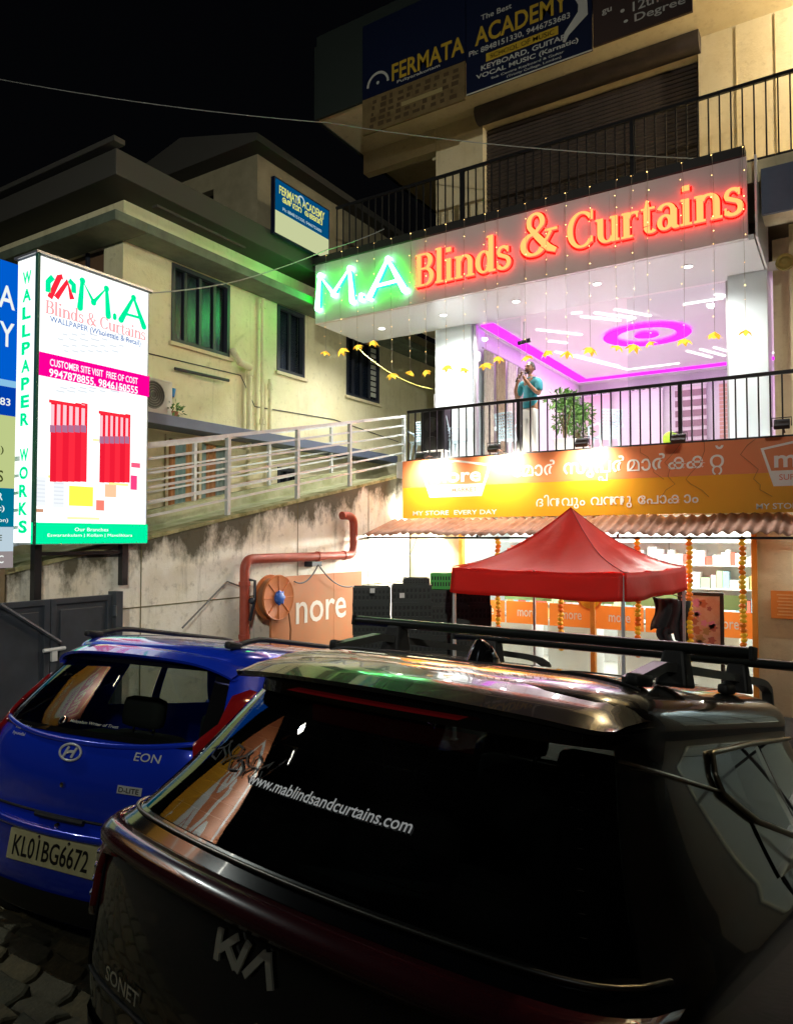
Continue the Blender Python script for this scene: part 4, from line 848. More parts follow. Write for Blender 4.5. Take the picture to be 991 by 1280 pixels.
# metal gate
M_gate = mat('gate_grey_paint', (.05,.06,.075), .45, noise=(3,(.03,.035,.045),.8)); XG = -7.0
g1 = at(140,743,X=XG); GT = thing('gate', (XG,g1.y-1.4,gz(XG,3)-.02), 'dark grey sheet metal double gate at the foot of the ramp wall', 'gate')
ztg = g1.z; yg1 = g1.y; wl = .74; fg = fx(XG)
gzb = gz(XG,yg1)+.04
for k in range(4):
    ya_, yb_ = yg1-(k+1)*wl, yg1-k*wl-.012
    zb_ = max(gz(XG,ya_),gz(XG,yb_))+.05
    p = MB()
    for q in ((ya_,zb_,ya_+.06,ztg),(yb_-.06,zb_,yb_,ztg),(ya_+.06,ztg-.06,yb_-.06,ztg),(ya_+.06,zb_,yb_-.06,zb_+.06)): p.rect(fg,*q,-.02,.025)
    fr_ = p.build('leaf_frame', M_gate, GT, bevel=.004)
    p = MB(); p.rect(fg,ya_+.06,zb_+.06,yb_-.06,ztg-.06,-.01,.0); p.build('sheet', M_gate, fr_)
    p = MB(); p.rect(fg,ya_+.11,zb_+.12,yb_-.11,ztg-.12,.001,.014); p.build('raised_panel', M_gate, fr_, bevel=.006)
q0_ = at(0,756,X=XG+.05); q1_ = at(75,803,X=XG+.05); p = MB(); p.tube([(XG+.05,q0_.y,q0_.z),(XG+.05,q1_.y,q1_.z)], .022, 8); p.build('diagonal_brace', M_gate, GT)
q = at(68,812,X=XG+.05); p = MB(); p.tube([(XG+.05,q.y-.12,q.z),(XG+.05,q.y+.12,q.z)], .02, 8); p.box((XG+.025,q.y-.03,q.z-.12),(XG+.06,q.y+.03,q.z)); p.build('latch', M_steel, GT)
p = MB(); p.box((XG-.08,yg1+.01,gz(XG,yg1)-.05),(XG+.06,yg1+.1,ztg+.03)); p.build('gate_post', M_gate, GT)
for dz in (.12,.75): p = MB(); p.tube([(XG+.05,yg1,ztg-dz),(XG+.05,yg1,ztg-dz-.12)], .025, 8); p.build('hinge', M_gate, GT)
# ------------------------------------------------------------------ supermarket front: garlands, poster, jacket, lamp
M_mar = [mat('marigold_yellow',(.85,.45,.02),.7,emit=.05), mat('marigold_orange',(.8,.2,.01),.7,emit=.04)]
gm = []
for m in M_mar:
    p = MB(); p.ball((0,0,0),(.05,.05,.034),8,5); p.ball((0,0,.018),(.036,.036,.02),7,4); p.ball((0,0,-.018),(.036,.036,.02),7,4); gm.append(p.mesh('marigold', m))
for i,(px,lab) in enumerate(((622,'leftmost marigold garland behind the red tent roof edge'),(700,'marigold garland half hidden below the tent valance'),(796,'marigold garland just right of the tent peak'),(861,'marigold garland beside the hanging jacket'),(927,'rightmost marigold garland near the orange door frame'))):
    q = at(px,668,Y=10.95); t = thing('marigold_garland', (q.x,10.95,.1), lab, 'garland', 'marigold garlands on the shop front')
    p = MB(); p.tube([(q.x,10.95,2.02),(q.x,10.95,.25)], .006, 5); p.build('cord', M_wire, t)
    z = 1.97; k = 0
    while z > .25:
        o = link('flower', gm[(k//2+i)%2 if k%5 else 0], t); o.location = (q.x+random.uniform(-.008,.008),10.95+random.uniform(-.01,.01),z); o.rotation_euler = (random.uniform(-.3,.3),random.uniform(-.3,.3),random.random()*6); z -= .066; k += 1
q = at(735,757,Y=12.28); DH = thing('lamp_print', (q.x,12.36,q.z-.2), 'round print of an oil lamp stuck to the shop glass under the tent', 'sticker')
for r,cc_,d in ((.22,(.85,.2,.02),0),(.18,(.9,.5,.03),.003)):
    p = MB(); p.prism([(q.x+r*math.cos(t*math.pi/12), q.z+.12+r*math.sin(t*math.pi/12)) for t in range(12,25)], fy(12.365), d, d+.002); p.build('print', mat('lamp_print%d'%int(d*1e3),cc_,.5), DH)
p = MB(); p.prism([(q.x+.1*math.cos(t*math.pi/12)*.8, q.z+.13+.07*math.sin(t*math.pi/12)) for t in range(24)], fy(12.358), 0, .002); p.build('flame_print', mat('flame_print',(.95,.75,.2),.5,emit=.2), DH)
a_ = at(866,740,Y=11.6); b_ = at(905,794,Y=11.6); PF = thing('framed_poster', ((a_.x+b_.x)/2,11.6,-.72), 'dark framed peach floral poster standing beside the garlands', 'poster')
z0_ = .25
fpz = fy(11.6); p = MB()
for qq in ((a_.x-.22,z0_,a_.x-.17,a_.z),(b_.x-.05,z0_,b_.x,a_.z),(a_.x-.17,a_.z-.05,b_.x-.05,a_.z),(a_.x-.17,z0_,b_.x-.05,z0_+.05)): p.rect(fpz,*qq,-.03,.02)
p.build('frame', mat('frame_dark_wood',(.04,.025,.02),.5), PF)
mp_ = mat('floral_print',(.75,.38,.25),.6,noise=(4,(.85,.65,.5),.9)); p = MB(); p.rect(fpz,a_.x-.17,z0_+.05,b_.x-.05,a_.z-.05,-.02,0); p.build('print', mp_, PF)
for k in range(16):
    x = random.uniform(a_.x-.1,b_.x-.12); z = random.uniform(z0_+.15,a_.z-.15); r = random.uniform(.03,.07)
    p = MB(); p.prism([(x+r*(1+.3*math.cos(5*t*.524))*math.cos(t*.524), z+r*(1+.3*math.cos(5*t*.524))*math.sin(t*.524)) for t in range(12)], fpz, .001, .003); p.build('flower_print', mat('floral_%d'%(k%4), [(.65,.2,.1),(.55,.3,.12),(.8,.3,.5),(.5,.15,.12)][k%4], .6), PF)
for x in (a_.x-.19,b_.x-.03): p = MB(); p.beam((x,11.6,-.72),(x,11.6,z0_),.04,.04,(0,1,0)); p.beam((x,11.63,z0_+.4),(x,11.95,-.7),.03,.03); p.build('leg', MATS['frame_dark_wood'], PF)
q = at(835,748,Y=10.9); JK = thing('jacket', (q.x,10.9,q.z-.7), 'dark jacket hanging on a line under the tent edge', 'jacket')
def cloth(x0,x1,zt_,zb_,ph):
    return lambda u,v: (x0+(x1-x0)*u+.03*math.sin(v*5+ph), 10.9+.05*math.sin(u*11+ph+v*2), zt_+(zb_-zt_)*v+.04*math.sin(u*7+ph)*v)
for i,(x0,x1,zt_,zb_,nm) in enumerate(((-.22,.14,.0,-.48,'body'),(.1,.26,-.02,-.62,'sleeve'),(-.12,.06,-.42,-.72,'sleeve'))):
    p = MB(); p.grid(cloth(q.x+x0,q.x+x1,q.z+zt_,q.z+zb_,i*1.7),16,10); o = p.build(nm, mat('jacket_grey',(.045,.05,.055),.8,noise=(10,(.02,.02,.025),.8)), JK, smooth=True); o.modifiers.new('s','SOLIDIFY').thickness = .02
p = MB(); p.tube([(q.x-.22,10.9,q.z),(q.x+.02,10.9,q.z+.07),(q.x+.25,10.9,q.z)], .008, 6); p.tube([(q.x+.02,10.9,q.z+.07),(q.x+.02,10.9,2.0)], .004, 5); p.build('hanger', M_blackm, JK)
q = at(962,739,Y=12.2); f_ = fy(12.36); NB = thing('notice_board', (q.x+.4,12.36,q.z-.4), 'orange notice sheet with pale print on the cream wall at right', 'notice')
p = MB(); p.rect(f_,q.x,q.z-.42,q.x+.8,q.z,0,.012); p.build('sheet', mat('notice_orange',(.72,.22,.03),.6), NB)
for k in range(7): p = MB(); p.rect(f_,q.x+.08+.02*(k%2),q.z-.07-.05*k,q.x+.7-.05*(k%3),q.z-.05-.05*k,.013,.014); p.build('fine_print', mat('notice_print',(.8,.4,.15),.6), NB)
# goods on the shelves inside the supermarket
SHV = thing('shop_shelf', (-3.8,15.2,-.64), 'white supermarket shelving full of goods seen through the bright window', 'shelf')
p = MB()
for z in (.1,.55,1.0,1.45,1.9): p.box((-6.6,15.0,z-.02),(-1.0,15.45,z))
p.box((-6.6,15.42,-.64),(-1.0,15.46,2.2)); p.build('rack', mat('shelf_white',(.8,.8,.8),.4), SHV)
gc = [(.72,.16,.12),(.8,.5,.2),(.78,.76,.75),(.4,.6,.72),(.8,.78,.5),(.5,.66,.45),(.75,.5,.55),(.85,.85,.88)]
gmats = [mat('goods_%d'%i,c,.5) for i,c in enumerate(gc)]
p = MB()
for z in (.1,.55,1.0,1.45):
    x = -6.5
    while x < -1.1:
        w = random.uniform(.07,.2); p.cm = random.choice(range(8)) if z < 1.4 else random.choice((0,2,2,7,7,6)); p.box((x,15.03,z+.001),(x+w*.92,15.3,z+random.uniform(.15,.36))); x += w
g = p.build('goods', gmats, SHV, kind='stuff')
for k,(x,y) in enumerate(((-5.6,13.4),(-4.4,13.4),(-3.1,13.4),(-2.0,13.4))):
    p = MB(); p.bbox((x,y,-.1),(.9,.6,1.08),.03); t = thing('chest_freezer',(x,y,-.64),('first','second','third','fourth')[k]+' white display freezer from the left behind the shop glass','freezer','display freezers behind the shop glass')
    p.build('cabinet', M_white, t); p = MB(); p.bbox((x,y,.46),(.86,.56,.04),.01); p.build('lid', mat('freezer_lid',(.3,.45,.5),.1), t)
# overhead cables
def cable(label, pts, r, m, sag=0):
    out = []
    for i in range(len(pts)-1):
        a, b = Vector(pts[i]), Vector(pts[i+1])
        out += [a.lerp(b,t/14)-Vector((0,0,sag*4*(t/14)*(1-t/14))) for t in range(14)]
    simple('cable', MB().tube(out+[Vector(pts[-1])], r, 5), m, label, 'cable')
M_cw = mat('pale_cable',(.4,.42,.4),.6); M_cd = mat('grey_cable',(.12,.12,.12),.6)
cable('long overhead cable crossing the dark sky to the upper balcony', [at(-20,95,Y=7.4), at(410,153,Y=11.4), at(872,198,Y=11.86)], .009, M_cw, .1)
cable('pale cable from the lightbox up to the fascia corner', [at(187,366,X=-7.3), at(300,350,X=-8.3), at(408,312,Y=11.3), at(480,286,Y=11.85)], .009, M_cw, .03)
cable('yellowish cable sagging below the fascia at left', [at(448,436,Y=12.5), at(540,486,Y=13.3)], .012, mat('yellow_cable',(.5,.45,.1),.6), .15)
cable('black cable slanting across the ramp wall behind the blue car', [at(228,785,X=-7.3), at(284,727,X=-7.38), at(300,733,X=-7.38)], .012, M_cd)
cable('black hose looping from the reel over the orange panel', [at(368,727,X=-7.1), at(398,706,X=-7.12), at(440,733,X=-7.1)], .012, M_cd, .12)
cable('thin wire drooping from the awning edge at left', [at(521,672,Y=11.0), at(500,706,Y=11.6), at(470,726,Y=11.9)], .007, M_cd, .1)
# things on the house ledge
q = at(194,495,X=-9.55); AC = thing('air_conditioner', (-9.75,q.y,4.02), 'air conditioner outdoor unit with round fan grille on the blue ledge', 'air conditioner')
p = MB(); p.bbox((-9.75,q.y,4.32),(.3,.8,.58),.02); p.build('casing', mat('ac_white',(.7,.68,.6),.5), AC)
p = MB()
for r in (.06,.1,.14,.18,.22): p.tube([(-9.59,q.y+r*math.cos(t*.3142),4.33+r*math.sin(t*.3142)) for t in range(21)], .008, 5, False)
p.build('fan_grille', mat('ac_grille',(.3,.3,.27),.5), AC)
p = MB(); p.lathe([(.0,.0),(.23,.0)], (-9.597,q.y,4.33), (1,0,0), 24); p.build('fan_opening', mat('ac_dark',(.12,.12,.1),.6), AC)
for dy in (-.3,.3): p = MB(); p.box((-9.85,q.y+dy-.03,4.02),(-9.65,q.y+dy+.03,4.031)); p.build('foot', M_wfr, AC)
q = at(212,491,X=-9.93); simple('blue_cup', MB().lathe([(.0,-.07),(.06,-.07),(.085,.07),(.07,.07),(.05,-.05)], (-9.9,q.y,q.z), n=12), mat('cup_blue',(.03,.3,.75),.4), 'small bright blue cup fixed to the yellow house wall', 'cup')
M_leaf = [mat('leaf_a',(.06,.16,.03),.5), mat('leaf_b',(.1,.24,.04),.5), mat('leaf_c',(.16,.3,.07),.5)]
def leafy(p, c, rx, rz, n, sz, up=.3):
    for _ in range(n):
        while True:
            d = Vector((random.uniform(-1,1),random.uniform(-1,1),random.uniform(-1,1)))
            if .12 < d.length < 1: break
        b = Vector(c)+Vector((d.x*rx,d.y*rx,d.z*rz)); ax = (d+Vector((0,0,up))+Vector((random.uniform(-.6,.6),random.uniform(-.6,.6),random.uniform(-.6,.6)))).normalized()
        s_ = ax.cross(Vector((random.random(),random.random(),random.random()+.1))).normalized(); L = sz*random.uniform(.7,1.3); nn = ax.cross(s_)
        p.cm = random.randrange(3); p.add([b,b+ax*L*.5+s_*L*.2+nn*L*.06,b+ax*L,b+ax*L*.5-s_*L*.2+nn*L*.06],[(0,1,2,3)])
q = at(216,514,X=-9.65); PP = thing('ledge_plant', (-9.7,q.y,4.02), 'low green plant growing on the blue ledge of the house', 'plant')
p = MB(); leafy(p,(-9.7,q.y,4.16),.2,.12,70,.1); p.build('foliage', M_leaf, PP); p = MB(); p.lathe([(.0,0),(.1,0),(.13,.1),(.12,.1),(.1,.02)],(-9.7,q.y,4.02),n=12); p.build('pot', mat('terracotta',(.35,.14,.07),.8), PP)
# ------------------------------------------------------------------ on the balcony and in the shop
FZ = 3.45
def potted(px, Y, h, label):
    q = at(px,560,Y=Y); t = thing('potted_plant', (q.x,Y,FZ), label, 'plant', 'potted plants in the shop entrance')
    p = MB(); p.lathe([(.0,0),(.17,0),(.22,.38),(.235,.4),(.2,.4),(.18,.34),(0,.34)], (q.x,Y,FZ), n=18); p.build('pot', mat('pot_white',(.75,.75,.72),.4), t, smooth=True, angle=35)
    p = MB()
    for k in range(4): a = k*1.57; p.tube([(q.x,Y,FZ+.3),(q.x+.05*math.cos(a),Y+.05*math.sin(a),FZ+h*.5),(q.x+.15*math.cos(a),Y+.15*math.sin(a),FZ+h*.8)], [.018,.014,.006], 6)
    p.build('stem', mat('plant_stem',(.2,.15,.07),.8), t)
    p = MB()
    for k in range(10): leafy(p,(q.x+random.uniform(-.16,.16),Y+random.uniform(-.16,.16),FZ+h*random.uniform(.45,.92)),.17,.17,60,.11,-.1)
    p.build('foliage', M_leaf, t)
potted(706, 13.25, 1.35, 'leafy green potted plant beside the standing man'); potted(722, 13.9, 1.25, 'second potted plant partly behind the leafy one, nearer the chair')
# white plastic chairs with perforated backs
M_ch = mat('chair_plastic', (.62,.78,.85), .4)
def chair(px, Y, rzv, label):
    q = at(px,565,Y=Y); t = thing('plastic_chair', (q.x,Y,FZ), label, 'chair', 'white plastic chairs on the balcony', Matrix.Translation((q.x,Y,FZ)) @ Matrix.Rotation(rzv,4,'Z'))
    p = MB(); p.bbox((0,0,.43),(.44,.42,.03),.012); p.build('seat', M_ch, t)
    for sx in (-1,1):
        for sy in (-1,1): p = MB(); p.tube([(sx*.17,sy*.16,.42),(sx*.22,sy*.22,0)], [.025,.018], 8); p.build('leg', M_ch, t)
        p = MB(); p.tube([(sx*.24,-.2,.44),(sx*.26,-.18,.65),(sx*.25,.2,.66),(sx*.22,.24,.6)], .018, 8); p.build('armrest', M_ch, t)
    bk = MB()
    def bp(u,v): return Vector((-.2+.4*u, .2+.12*v+.04*(2*u-1)**2*-1, .45+.45*v))
    n, m = 7, 8
    for i in range(n+1): bk.tube([bp(i/n,0),bp(i/n,.5),bp(i/n,1)], .013, 5)
    for j in range(m+1): bk.tube([bp(0,j/m),bp(.5,j/m),bp(1,j/m)], .016, 5)
    bk.build('backrest', M_ch, t)
chair(566,12.6,2.6,'white perforated plastic chair at the left pillar, beside the trolley speaker'); chair(640,12.9,2.9,'white perforated plastic chair just left of the standing man'); chair(757,13.6,-2.4,'pale plastic chair to the right of the potted plants'); chair(528,12.5,.3,'white plastic chair at the left end of the balcony railing')
q = at(545,560,Y=12.3); SPK = thing('trolley_speaker', (q.x,12.3,FZ), 'dark trolley loudspeaker with raised handle at the left end of the balcony', 'loudspeaker')
p = MB(); p.bbox((q.x,12.3,FZ+.55),(.5,.36,1.0),.03); p.build('cabinet', M_blackm, SPK)
p = MB(); p.tube([(q.x+.02,12.2,FZ+1.05),(q.x+.02,12.2,FZ+1.32),(q.x+.24,12.2,FZ+1.32),(q.x+.24,12.2,FZ+1.05)], .013, 8); p.build('handle', M_alu, SPK)
for dx in (-.18,.18): p = MB(); p.lathe([(0,-.03),(.06,-.03),(.06,.03),(0,.03)],(q.x+dx,12.2,FZ+.06),(1,0,0),14); p.build('wheel', M_blackm, SPK)
for dz in (.35,.72): p = MB(); p.lathe([(.0,-.0),(.05,.0),(.14,.02),(.15,.0)],(q.x,12.118,FZ+dz),(0,-1,0),18); p.build('cone', mat('speaker_cone',(.03,.03,.03),.6), SPK)
q = at(538,566,Y=12.05); TB = thing('low_table', (q.x,12.1,FZ), 'low white table behind the balcony railing at left', 'table')
p = MB(); p.bbox((q.x,12.15,FZ+.2),(.6,.25,.03),.01); p.build('top', M_white, TB)
for dx in (-.25,.25): p = MB(); p.box((q.x+dx-.02,12.05,FZ),(q.x+dx+.02,12.25,FZ+.185)); p.build('leg', M_white, TB)
q = at(838,545,Y=15.5); simple('beach_ball', MB().ball((q.x,15.5,FZ+.56),(.16,.16,.16),14,10), mat('lime',(.45,.8,.03),.5), 'bright lime green cushion ball on the shop counter', 'ball', smooth=True)
q = at(848,530,Y=15.8); simple('blue_cushion', MB().bbox((q.x,15.8,FZ+.52),(.24,.2,.24),.06), mat('cushion_blue',(.06,.2,.75),.6), 'blue cushion beside the lime ball in the shop', 'cushion', smooth=True)
q0_ = at(838,545,Y=15.5); CT = thing('counter', (q0_.x,15.65,FZ), 'low white counter in the shop under the lime ball', 'counter'); p = MB(); p.box((q0_.x-.5,15.2,FZ),(q0_.x+.8,16.1,FZ+.36)); p.build('base', M_white, CT); p = MB(); p.bbox((q0_.x+.15,15.65,FZ+.38),(1.4,1.0,.04),.01); p.build('top', mat('counter_pink',(.8,.6,.62),.4), CT)
# display blinds along the back wall
DB = (('pale cream roller blind, leftmost on the shop back wall',728,765,496,(.72,.62,.6),0),('white roller blind, second on the shop back wall',788,829,490,(.8,.76,.76),0),('brown and white zebra blind on the shop back wall',842,884,483,(.3,.2,.22),1),('wooden slat blind at the right end of the shop back wall',897,925,478,(.65,.42,.32),2))
for lab,px0,px1,py,cc_,st in DB:
    a_ = at(px0,py,Y=20.6); b_ = at(px1,py,Y=20.6); zt_ = a_.z; fz = fy(20.62)
    t = thing('display_blind', ((a_.x+b_.x)/2,20.62,FZ+.1), lab, 'blind', 'blinds shown on the shop back wall')
    p = MB(); p.rect(fz,a_.x,zt_-.02,b_.x,zt_+.12,0,.06); hd = p.build('header', mat('blind_header',(.75,.72,.72),.5), t)
    for k in range(6): p = MB(); w = (b_.x-a_.x)/7; p.rect(fz,a_.x+.05+k*w*1.12,zt_+.02,a_.x+.05+k*w*1.12+w*random.uniform(.5,.95),zt_+.09,.061,.064); p.build('header_print', mat('header_dark',(.1,.07,.08),.6), hd)
    if st == 0: p = MB(); p.rect(fz,a_.x+.03,FZ+.15,b_.x-.03,zt_-.02,.02,.03); p.build('fabric', mat('blind_%s'%lab[:4],cc_,.8), t)
    else:
        n = 9 if st == 1 else 22; hgt = (zt_-.04-FZ-.15)/n
        sm = MB(); sm.rect(frame((0,0,0),(1,0,0),(0,0,1)),a_.x+.03,0,b_.x-.03,hgt*(.62 if st==1 else .8),.02,.035); sm_ = sm.mesh('slat', mat('blind_%s'%lab[:4],cc_,.7))
        p = MB(); p.rect(fz,a_.x+.03,FZ+.15,b_.x-.03,zt_-.02,.005,.01); p.build('sheer', mat('blind_sheer',(.7,.66,.66),.8), t)
        for k in range(n): o = link('slat', sm_, t); o.location = (0,20.62,FZ+.16+k*hgt)
    p = MB(); p.rect(fz,a_.x+.02,FZ+.1,b_.x-.02,FZ+.15,.01,.04); p.build('bottom_bar', M_alu, t)
# curtains shown along the side wall
cm_ = [(.7,.6,.5),(.45,.33,.22),(.78,.7,.68),(.35,.3,.3),(.7,.55,.55)]
cl_ = ('beige','brown','ivory','grey','rose')
for k in range(5):
    y0_ = 13.75+.62*k; t = thing('display_curtain', (-6.45,y0_+.25,FZ), '%s pleated curtain hanging on the side wall of the shop' % cl_[k], 'curtain', 'curtains shown along the shop side wall')
    p = MB(); p.grid(lambda u,v: (-6.45+.05*math.sin(u*25)*(.5+.5*v), y0_+.5*u, FZ+.05+2.45*v), 60, 6); p.build('cloth', mat('curtain_%d'%k,cm_[k],.8,noise=(12,tuple(c*.6 for c in cm_[k]),.6)), t, smooth=True)
    p = MB(); p.tube([(-6.45,y0_-.05,FZ+2.53),(-6.45,y0_+.55,FZ+2.53)], .02, 8); p.build('rod', M_alu, t)
# hanging camera globe at the ceiling front
q = at(655,437,Y=13.9); CM = thing('cctv_camera', (q.x,13.9,6.46), 'small dark camera hanging below the shop ceiling above the man', 'camera')
p = MB(); p.tube([(q.x,13.9,6.45),(q.x,13.9,6.05)], .02, 8); p.build('stem', M_white, CM); p = MB(); p.tube([(q.x-.12,13.85,6.0),(q.x+.14,13.9,6.05)], .045, 10); p.build('body', M_blackm, CM)
# round wreath on the right-hand wall
q = at(979,319,Y=12.6); simple('wall_rosette', MB().lathe([(.0,.03),(.05,.05),(.09,.03),(.13,.05),(.14,.0)], (q.x,12.93,q.z), (0,-1,0), 16), mat('rosette_gold',(.35,.27,.08),.5,metal=.5), 'round gold rosette on the cream wall at the right edge', 'ornament')

# ------------------------------------------------------------------ the man at the railing
def skin(name, verts, edges, mats, parent, sub=2, root=0):
    """verts: (x, y, z, rx, ry)"""
    me = bpy.data.meshes.new(name); me.from_pydata([v[:3] for v in verts], edges, []); o = bpy.data.objects.new(name, me); COL.objects.link(o)
    m = o.modifiers.new('skin','SKIN'); m.use_smooth_shade = True
    sv = me.skin_vertices[0].data
    for i,v in enumerate(verts): sv[i].radius = (v[3], v[4] if len(v) > 4 else v[3]); sv[i].use_root = (i == root)
    s_ = o.modifiers.new('sub','SUBSURF'); s_.levels = sub; s_.render_levels = sub
    me.materials.append(mats); o.parent = parent; return o
q = at(663,560,Y=12.45); MAN = thing('person', (q.x,12.45,FZ), 'man in teal shirt and white trousers holding a microphone at the balcony railing', 'person', None, Matrix.Translation((q.x,12.45,FZ)) @ Matrix.Rotation(R_(-22),4,'Z'))
M_skin = mat('skin_brown', (.28,.13,.07), .55); M_teal = mat('shirt_teal', (.015,.22,.28), .75, bump=(18,.3)); M_trs = mat('trousers_white', (.75,.75,.72), .8, bump=(12,.2)); M_hair = mat('hair_black', (.008,.007,.006), .5)
# local frame: faces -Y, x to his left in the picture's right
B = [(0,0,.96,.14,.10),(0,0,1.12,.125,.095),(0,0,1.28,.15,.10),(0,.01,1.40,.14,.085),(0,.01,1.48,.058,.058),(0,-.005,1.545,.052,.055),
     (.19,.01,1.40,.062),(.25,-.03,1.24,.05),(.27,-.06,1.12,.042),(.20,-.20,1.26,.036),(.10,-.26,1.42,.028),(.075,-.25,1.47,.035),
     (-.19,.01,1.40,.062),(-.26,-.02,1.23,.05),(-.28,-.05,1.10,.042),(-.18,-.20,1.24,.036),(-.07,-.25,1.38,.028),(-.045,-.245,1.43,.035),
     (.09,0,.90,.095),(.10,-.01,.50,.06),(.10,.01,.28,.055),(.10,.02,.09,.038),(.11,-.12,.04,.036),
     (-.09,0,.90,.095),(-.10,-.01,.50,.06),(-.10,.01,.28,.055),(-.10,.02,.09,.038),(-.11,-.12,.04,.036)]
Ed = [(0,1),(1,2),(2,3),(3,4),(4,5),(3,6),(6,7),(7,8),(8,9),(9,10),(10,11),(3,12),(12,13),(13,14),(14,15),(15,16),(16,17),(0,18),(18,19),(19,20),(20,21),(21,22),(0,23),(23,24),(24,25),(25,26),(26,27)]
body = skin('body', B, Ed, M_skin, MAN)
hd = MB()
def head(u,v):
    t = math.pi*v; a = 2*math.pi*u; x = .076*math.sin(t)*math.cos(a); y = .094*math.sin(t)*math.sin(a); z = .118*math.cos(t)
    if z < -.02: k = 1+(z+.02)*2.2; x *= k; y = y*k-.012*(1-k)*4
    f_ = max(0,-math.sin(a))**8*math.sin(t)
    y -= f_*.026*math.exp(-((z+.018)/.022)**2); y -= f_*.009*math.exp(-((z+.062)/.012)**2)
    y += .012*math.exp(-((abs(x)-.032)/.014)**2-((z-.012)/.014)**2)*(1 if y < 0 else 0)
    return Vector((x,y-.01,z+1.648))
hd.grid(head,32,24)
for s_ in (-1,1): hd.ball((s_*.078,.0,1.64),(.012,.022,.034),8,6)
hd.build('head', M_skin, MAN, smooth=True)
hr = MB()
def hair(u,v):
    t = math.pi*.56*v; a = 2*math.pi*u; k = 1.0+.1*random.uniform(0,.5)
    x = .086*math.sin(t)*math.cos(a)*k; y = .104*math.sin(t)*math.sin(a)*k+.012; z = .128*math.cos(t)*k
    if math.sin(a) < -.2: z = max(z,.055-.03*math.sin(a)*-1+.02)
    return Vector((x,y-.005,z+1.652))
hr.grid(hair,32,10); hr.build('hair', M_hair, MAN, smooth=True)
p = MB(); p.tube([(.05,-.088,1.598),(.03,-.104,1.604),(0,-.112,1.606),(-.03,-.104,1.604),(-.05,-.088,1.598)], .007, 6); p.tube([(.06,-.07,1.585),(.035,-.09,1.552),(0,-.098,1.54),(-.035,-.09,1.552),(-.06,-.07,1.585)], .014, 6); p.build('beard', M_hair, MAN, smooth=True)
p = MB()
for s_ in (-1,1): p.ball((s_*.031,-.084,1.662),(.013,.008,.007),8,6); p.tube([(s_*.016,-.1,1.683),(s_*.032,-.1,1.687),(s_*.048,-.092,1.682)], .005, 5)
p.build('eyes_and_brows', M_hair, MAN)
Sh = [(0,0,.86,.165,.125),(0,0,.98,.165,.125),(0,0,1.13,.15,.115),(0,0,1.29,.17,.12),(0,.01,1.405,.15,.1),(0,.01,1.455,.075,.075),(.195,.01,1.40,.08),(.25,-.025,1.25,.072),(.265,-.05,1.17,.066),(-.195,.01,1.40,.08),(-.262,-.02,1.24,.072),(-.275,-.04,1.16,.066)]
skin('shirt', Sh, [(0,1),(1,2),(2,3),(3,4),(4,5),(4,6),(6,7),(7,8),(4,9),(9,10),(10,11)], M_teal, MAN)
p = MB(); p.tube([(.07*math.cos(t*.5236),.01+.07*math.sin(t*.5236)-.01,1.475-.015*math.sin(t*.5236)*-1) for t in range(13)], .014, 6, False); p.build('collar', M_teal, MAN, smooth=True)
Tr = [(0,0,.95,.15,.11),(0,0,.88,.15,.11),(.095,0,.80,.105),(.105,-.01,.50,.082),(.105,.01,.28,.075),(.105,.02,.10,.07),(-.095,0,.80,.105),(-.105,-.01,.50,.082),(-.105,.01,.28,.075),(-.105,.02,.10,.07)]
skin('trousers', Tr, [(0,1),(1,2),(2,3),(3,4),(4,5),(1,6),(6,7),(7,8),(8,9)], M_trs, MAN)
# hands: five curled fingers each
for s_,hx,hy,hz,nm in ((1,.075,-.25,1.475,'hand'),(-1,-.045,-.245,1.435,'hand')):
    V = [(hx,hy,hz,.026,.032)]; Eh = []
    for k in range(4):
        o_ = len(V); dz = -.022+.016*k; L = (.9,1.08,1.12,.95)[k]
        V += [(hx-s_*.02*L,hy-.02,hz+.022+dz,.0095),(hx-s_*.042*L,hy-.032,hz+.026+dz,.0088),(hx-s_*.058*L,hy-.018,hz+.024+dz,.008),(hx-s_*.055*L,hy-.002,hz+.022+dz,.007)]
        Eh += [(0,o_),(o_,o_+1),(o_+1,o_+2),(o_+2,o_+3)]
    o_ = len(V); V += [(hx-s_*.004,hy-.026,hz+.045,.011),(hx-s_*.018,hy-.036,hz+.066,.009),(hx-s_*.034,hy-.03,hz+.074,.008)]; Eh += [(0,o_),(o_,o_+1),(o_+1,o_+2)]
    skin(nm, V, Eh, M_skin, MAN, 1)
p = MB(); p.tube([(-.10,-.27,1.38),(-.055,-.262,1.47),(-.02,-.2,1.535)], [.012,.013,.014], 8); p.ball((-.012,-.185,1.55), .024, 10, 8); mic = p.build('microphone', M_blackm, None, smooth=True, label="black microphone held in the man's raised hand", cat='microphone'); mic.matrix_world = MAN.matrix_world.copy()
for s_ in (-1,1): p = MB(); p.bbox((s_*.108,-.05,.045),(.085,.26,.08),.03); p.build('shoe', M_blackm, MAN, smooth=True)
